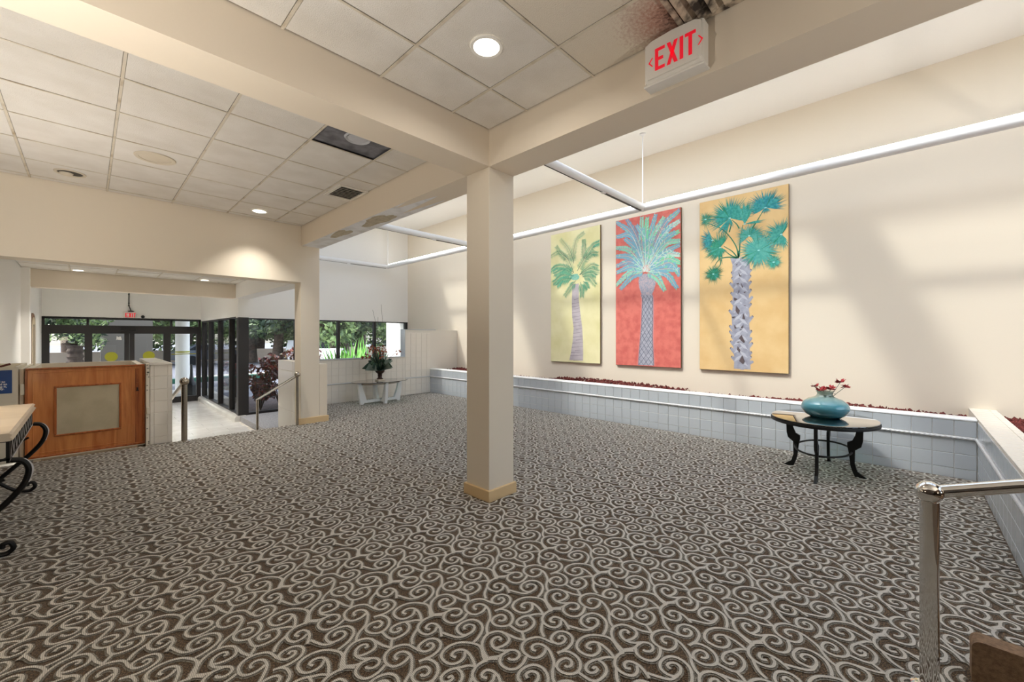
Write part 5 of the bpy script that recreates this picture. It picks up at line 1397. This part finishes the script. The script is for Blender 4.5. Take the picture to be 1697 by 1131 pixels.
# sword-leaf plants outside the strip window
for (x, y_, lab) in ((6.35, 13.6, "bright green sword-leaf plant outside the strip window beside the mullion"), (7.1, 14.2, "bright green sword-leaf plant nearer the urn's right side outside the window"), (5.75, 13.2, "bright green sword-leaf plant farthest left outside the strip window")):
    t = thing("sword_leaf_plant", (x, y_, -0.52), lab, "plant", "sword-leaf plants outside the strip window")
    b = MB()
    for k in range(34):
        a = rng.uniform(0, 2 * PI); e = rng.uniform(0.8, 1.5); L = rng.uniform(1.4, 2.15)
        d = Vector((math.cos(a) * math.cos(e), math.sin(a) * math.cos(e), math.sin(e))); s = Vector((-math.sin(a), math.cos(a), 0)) * 0.055
        c = Vector((x + .06 * math.cos(a), y_ + .06 * math.sin(a), -0.52)); p1 = c + d * L * .5; p2 = c + d * L + Vector((0, 0, -0.1))
        b.add([c - s * .5, c + s * .5, p1 + s, p2, p1 - s], [(0, 1, 2, 3, 4)])
    b.build("blades", "sword", t)

# croton shrubs in the mulch bed
for (x, y_, s, lab) in ((3.75, 12.7, 1.0, "large red-brown croton shrub beside the far column outside the window"), (3.15, 12.2, 0.62, "small croton shrub next to the dark window corner post"), (4.5, 13.3, 1.05, "croton shrub hidden partly behind the far column"), (3.0, 14.1, 0.8, "dark croton shrub seen through the lobby side window")):
    t = thing("croton_shrub", (x, y_, -0.52), lab, "shrub", "croton shrubs in the mulch bed")
    q = MB()
    for k in range(7):
        a = 2 * PI * k / 7; q.tube(spline([(x, y_, -0.52), (x + .14 * s * math.cos(a), y_ + .14 * s * math.sin(a), -0.52 + .4 * s), (x + .36 * s * math.cos(a), y_ + .36 * s * math.sin(a), -0.52 + 0.95 * s)], 4), 0.014, 5)
    q.build("stems", "twig", t)
    bl_ = [(rng.uniform(-.38, .38) * s, rng.uniform(-.38, .38) * s, rng.uniform(0.5, 1.35) * s, .22 * s, .22 * s, .2 * s) for _ in range(13)]
    me = leafmesh("croton_leaves", bl_, int(750 * s) + 150, 0.075, ["croton", "croton2"], 0.42)
    o = bpy.data.objects.new("foliage", me); COL.objects.link(o); o.parent = t

# parked cars
def car(loc, rz, paint, label, suv=False):
    t = thing("parked_car", loc, label, "car", "cars parked beyond the strip window")
    x, y_, z = loc; hgt = 1.75 if suv else 1.45
    side = [(-2.2, .35), (2.2, .35), (2.25, .75), (2.1, .92), (1.15, 1.0), (.55, hgt - .06), (-1.2 if not suv else -1.9, hgt), (-1.95 if not suv else -2.12, 1.02), (-2.25, .95)]
    b = MB(); b.prism(side, lambda a, c, d: (x + a, y_ + d, z + c), -.88, .88); b.build("body", paint, t)
    win = [(1.0, 1.03), (.5, hgt - .12), (-1.1 if not suv else -1.75, hgt - .08), (-1.65 if not suv else -1.9, 1.05)]
    b = MB(); b.prism(win, lambda a, c, d: (x + a, y_ + d, z + c), -.885, -.87); b.prism(win, lambda a, c, d: (x + a, y_ + d, z + c), .87, .885); b.build("side_windows", "carglass", t)
    b = MB(); b.add([(x + 1.17, y_ - .78, z + 1.03), (x + 1.17, y_ + .78, z + 1.03), (x + .60, y_ + .7, z + hgt - .1), (x + .60, y_ - .7, z + hgt - .1)], [(0, 1, 2, 3)]); b.build("windscreen", "carglass", t)
    for wxx in (-1.4, 1.4):
        for wy in (-.85, .85):
            b = MB(); b.prism([(wxx + .33 * math.cos(2 * PI * k / 18), .33 + .33 * math.sin(2 * PI * k / 18)) for k in range(18)], lambda a, c, d: (x + a, y_ + wy + d, z + c), -.1, .1); b.build("wheel", "tyre", t)
    t.rotation_euler = (0, 0, rz)
    return t
car((12.1, 32.2, GZ), 0.5, "carw", "white sport utility vehicle parked behind the oak trunk", True)
car((8.5, 21.5, GZ), 1.1, "carw", "white sedan parked in front of the oak, seen over the tiled wall")
car((6.3, 37.5, GZ), 0.2, "carg", "grey car beside the boundary wall seen through the lobby side window")
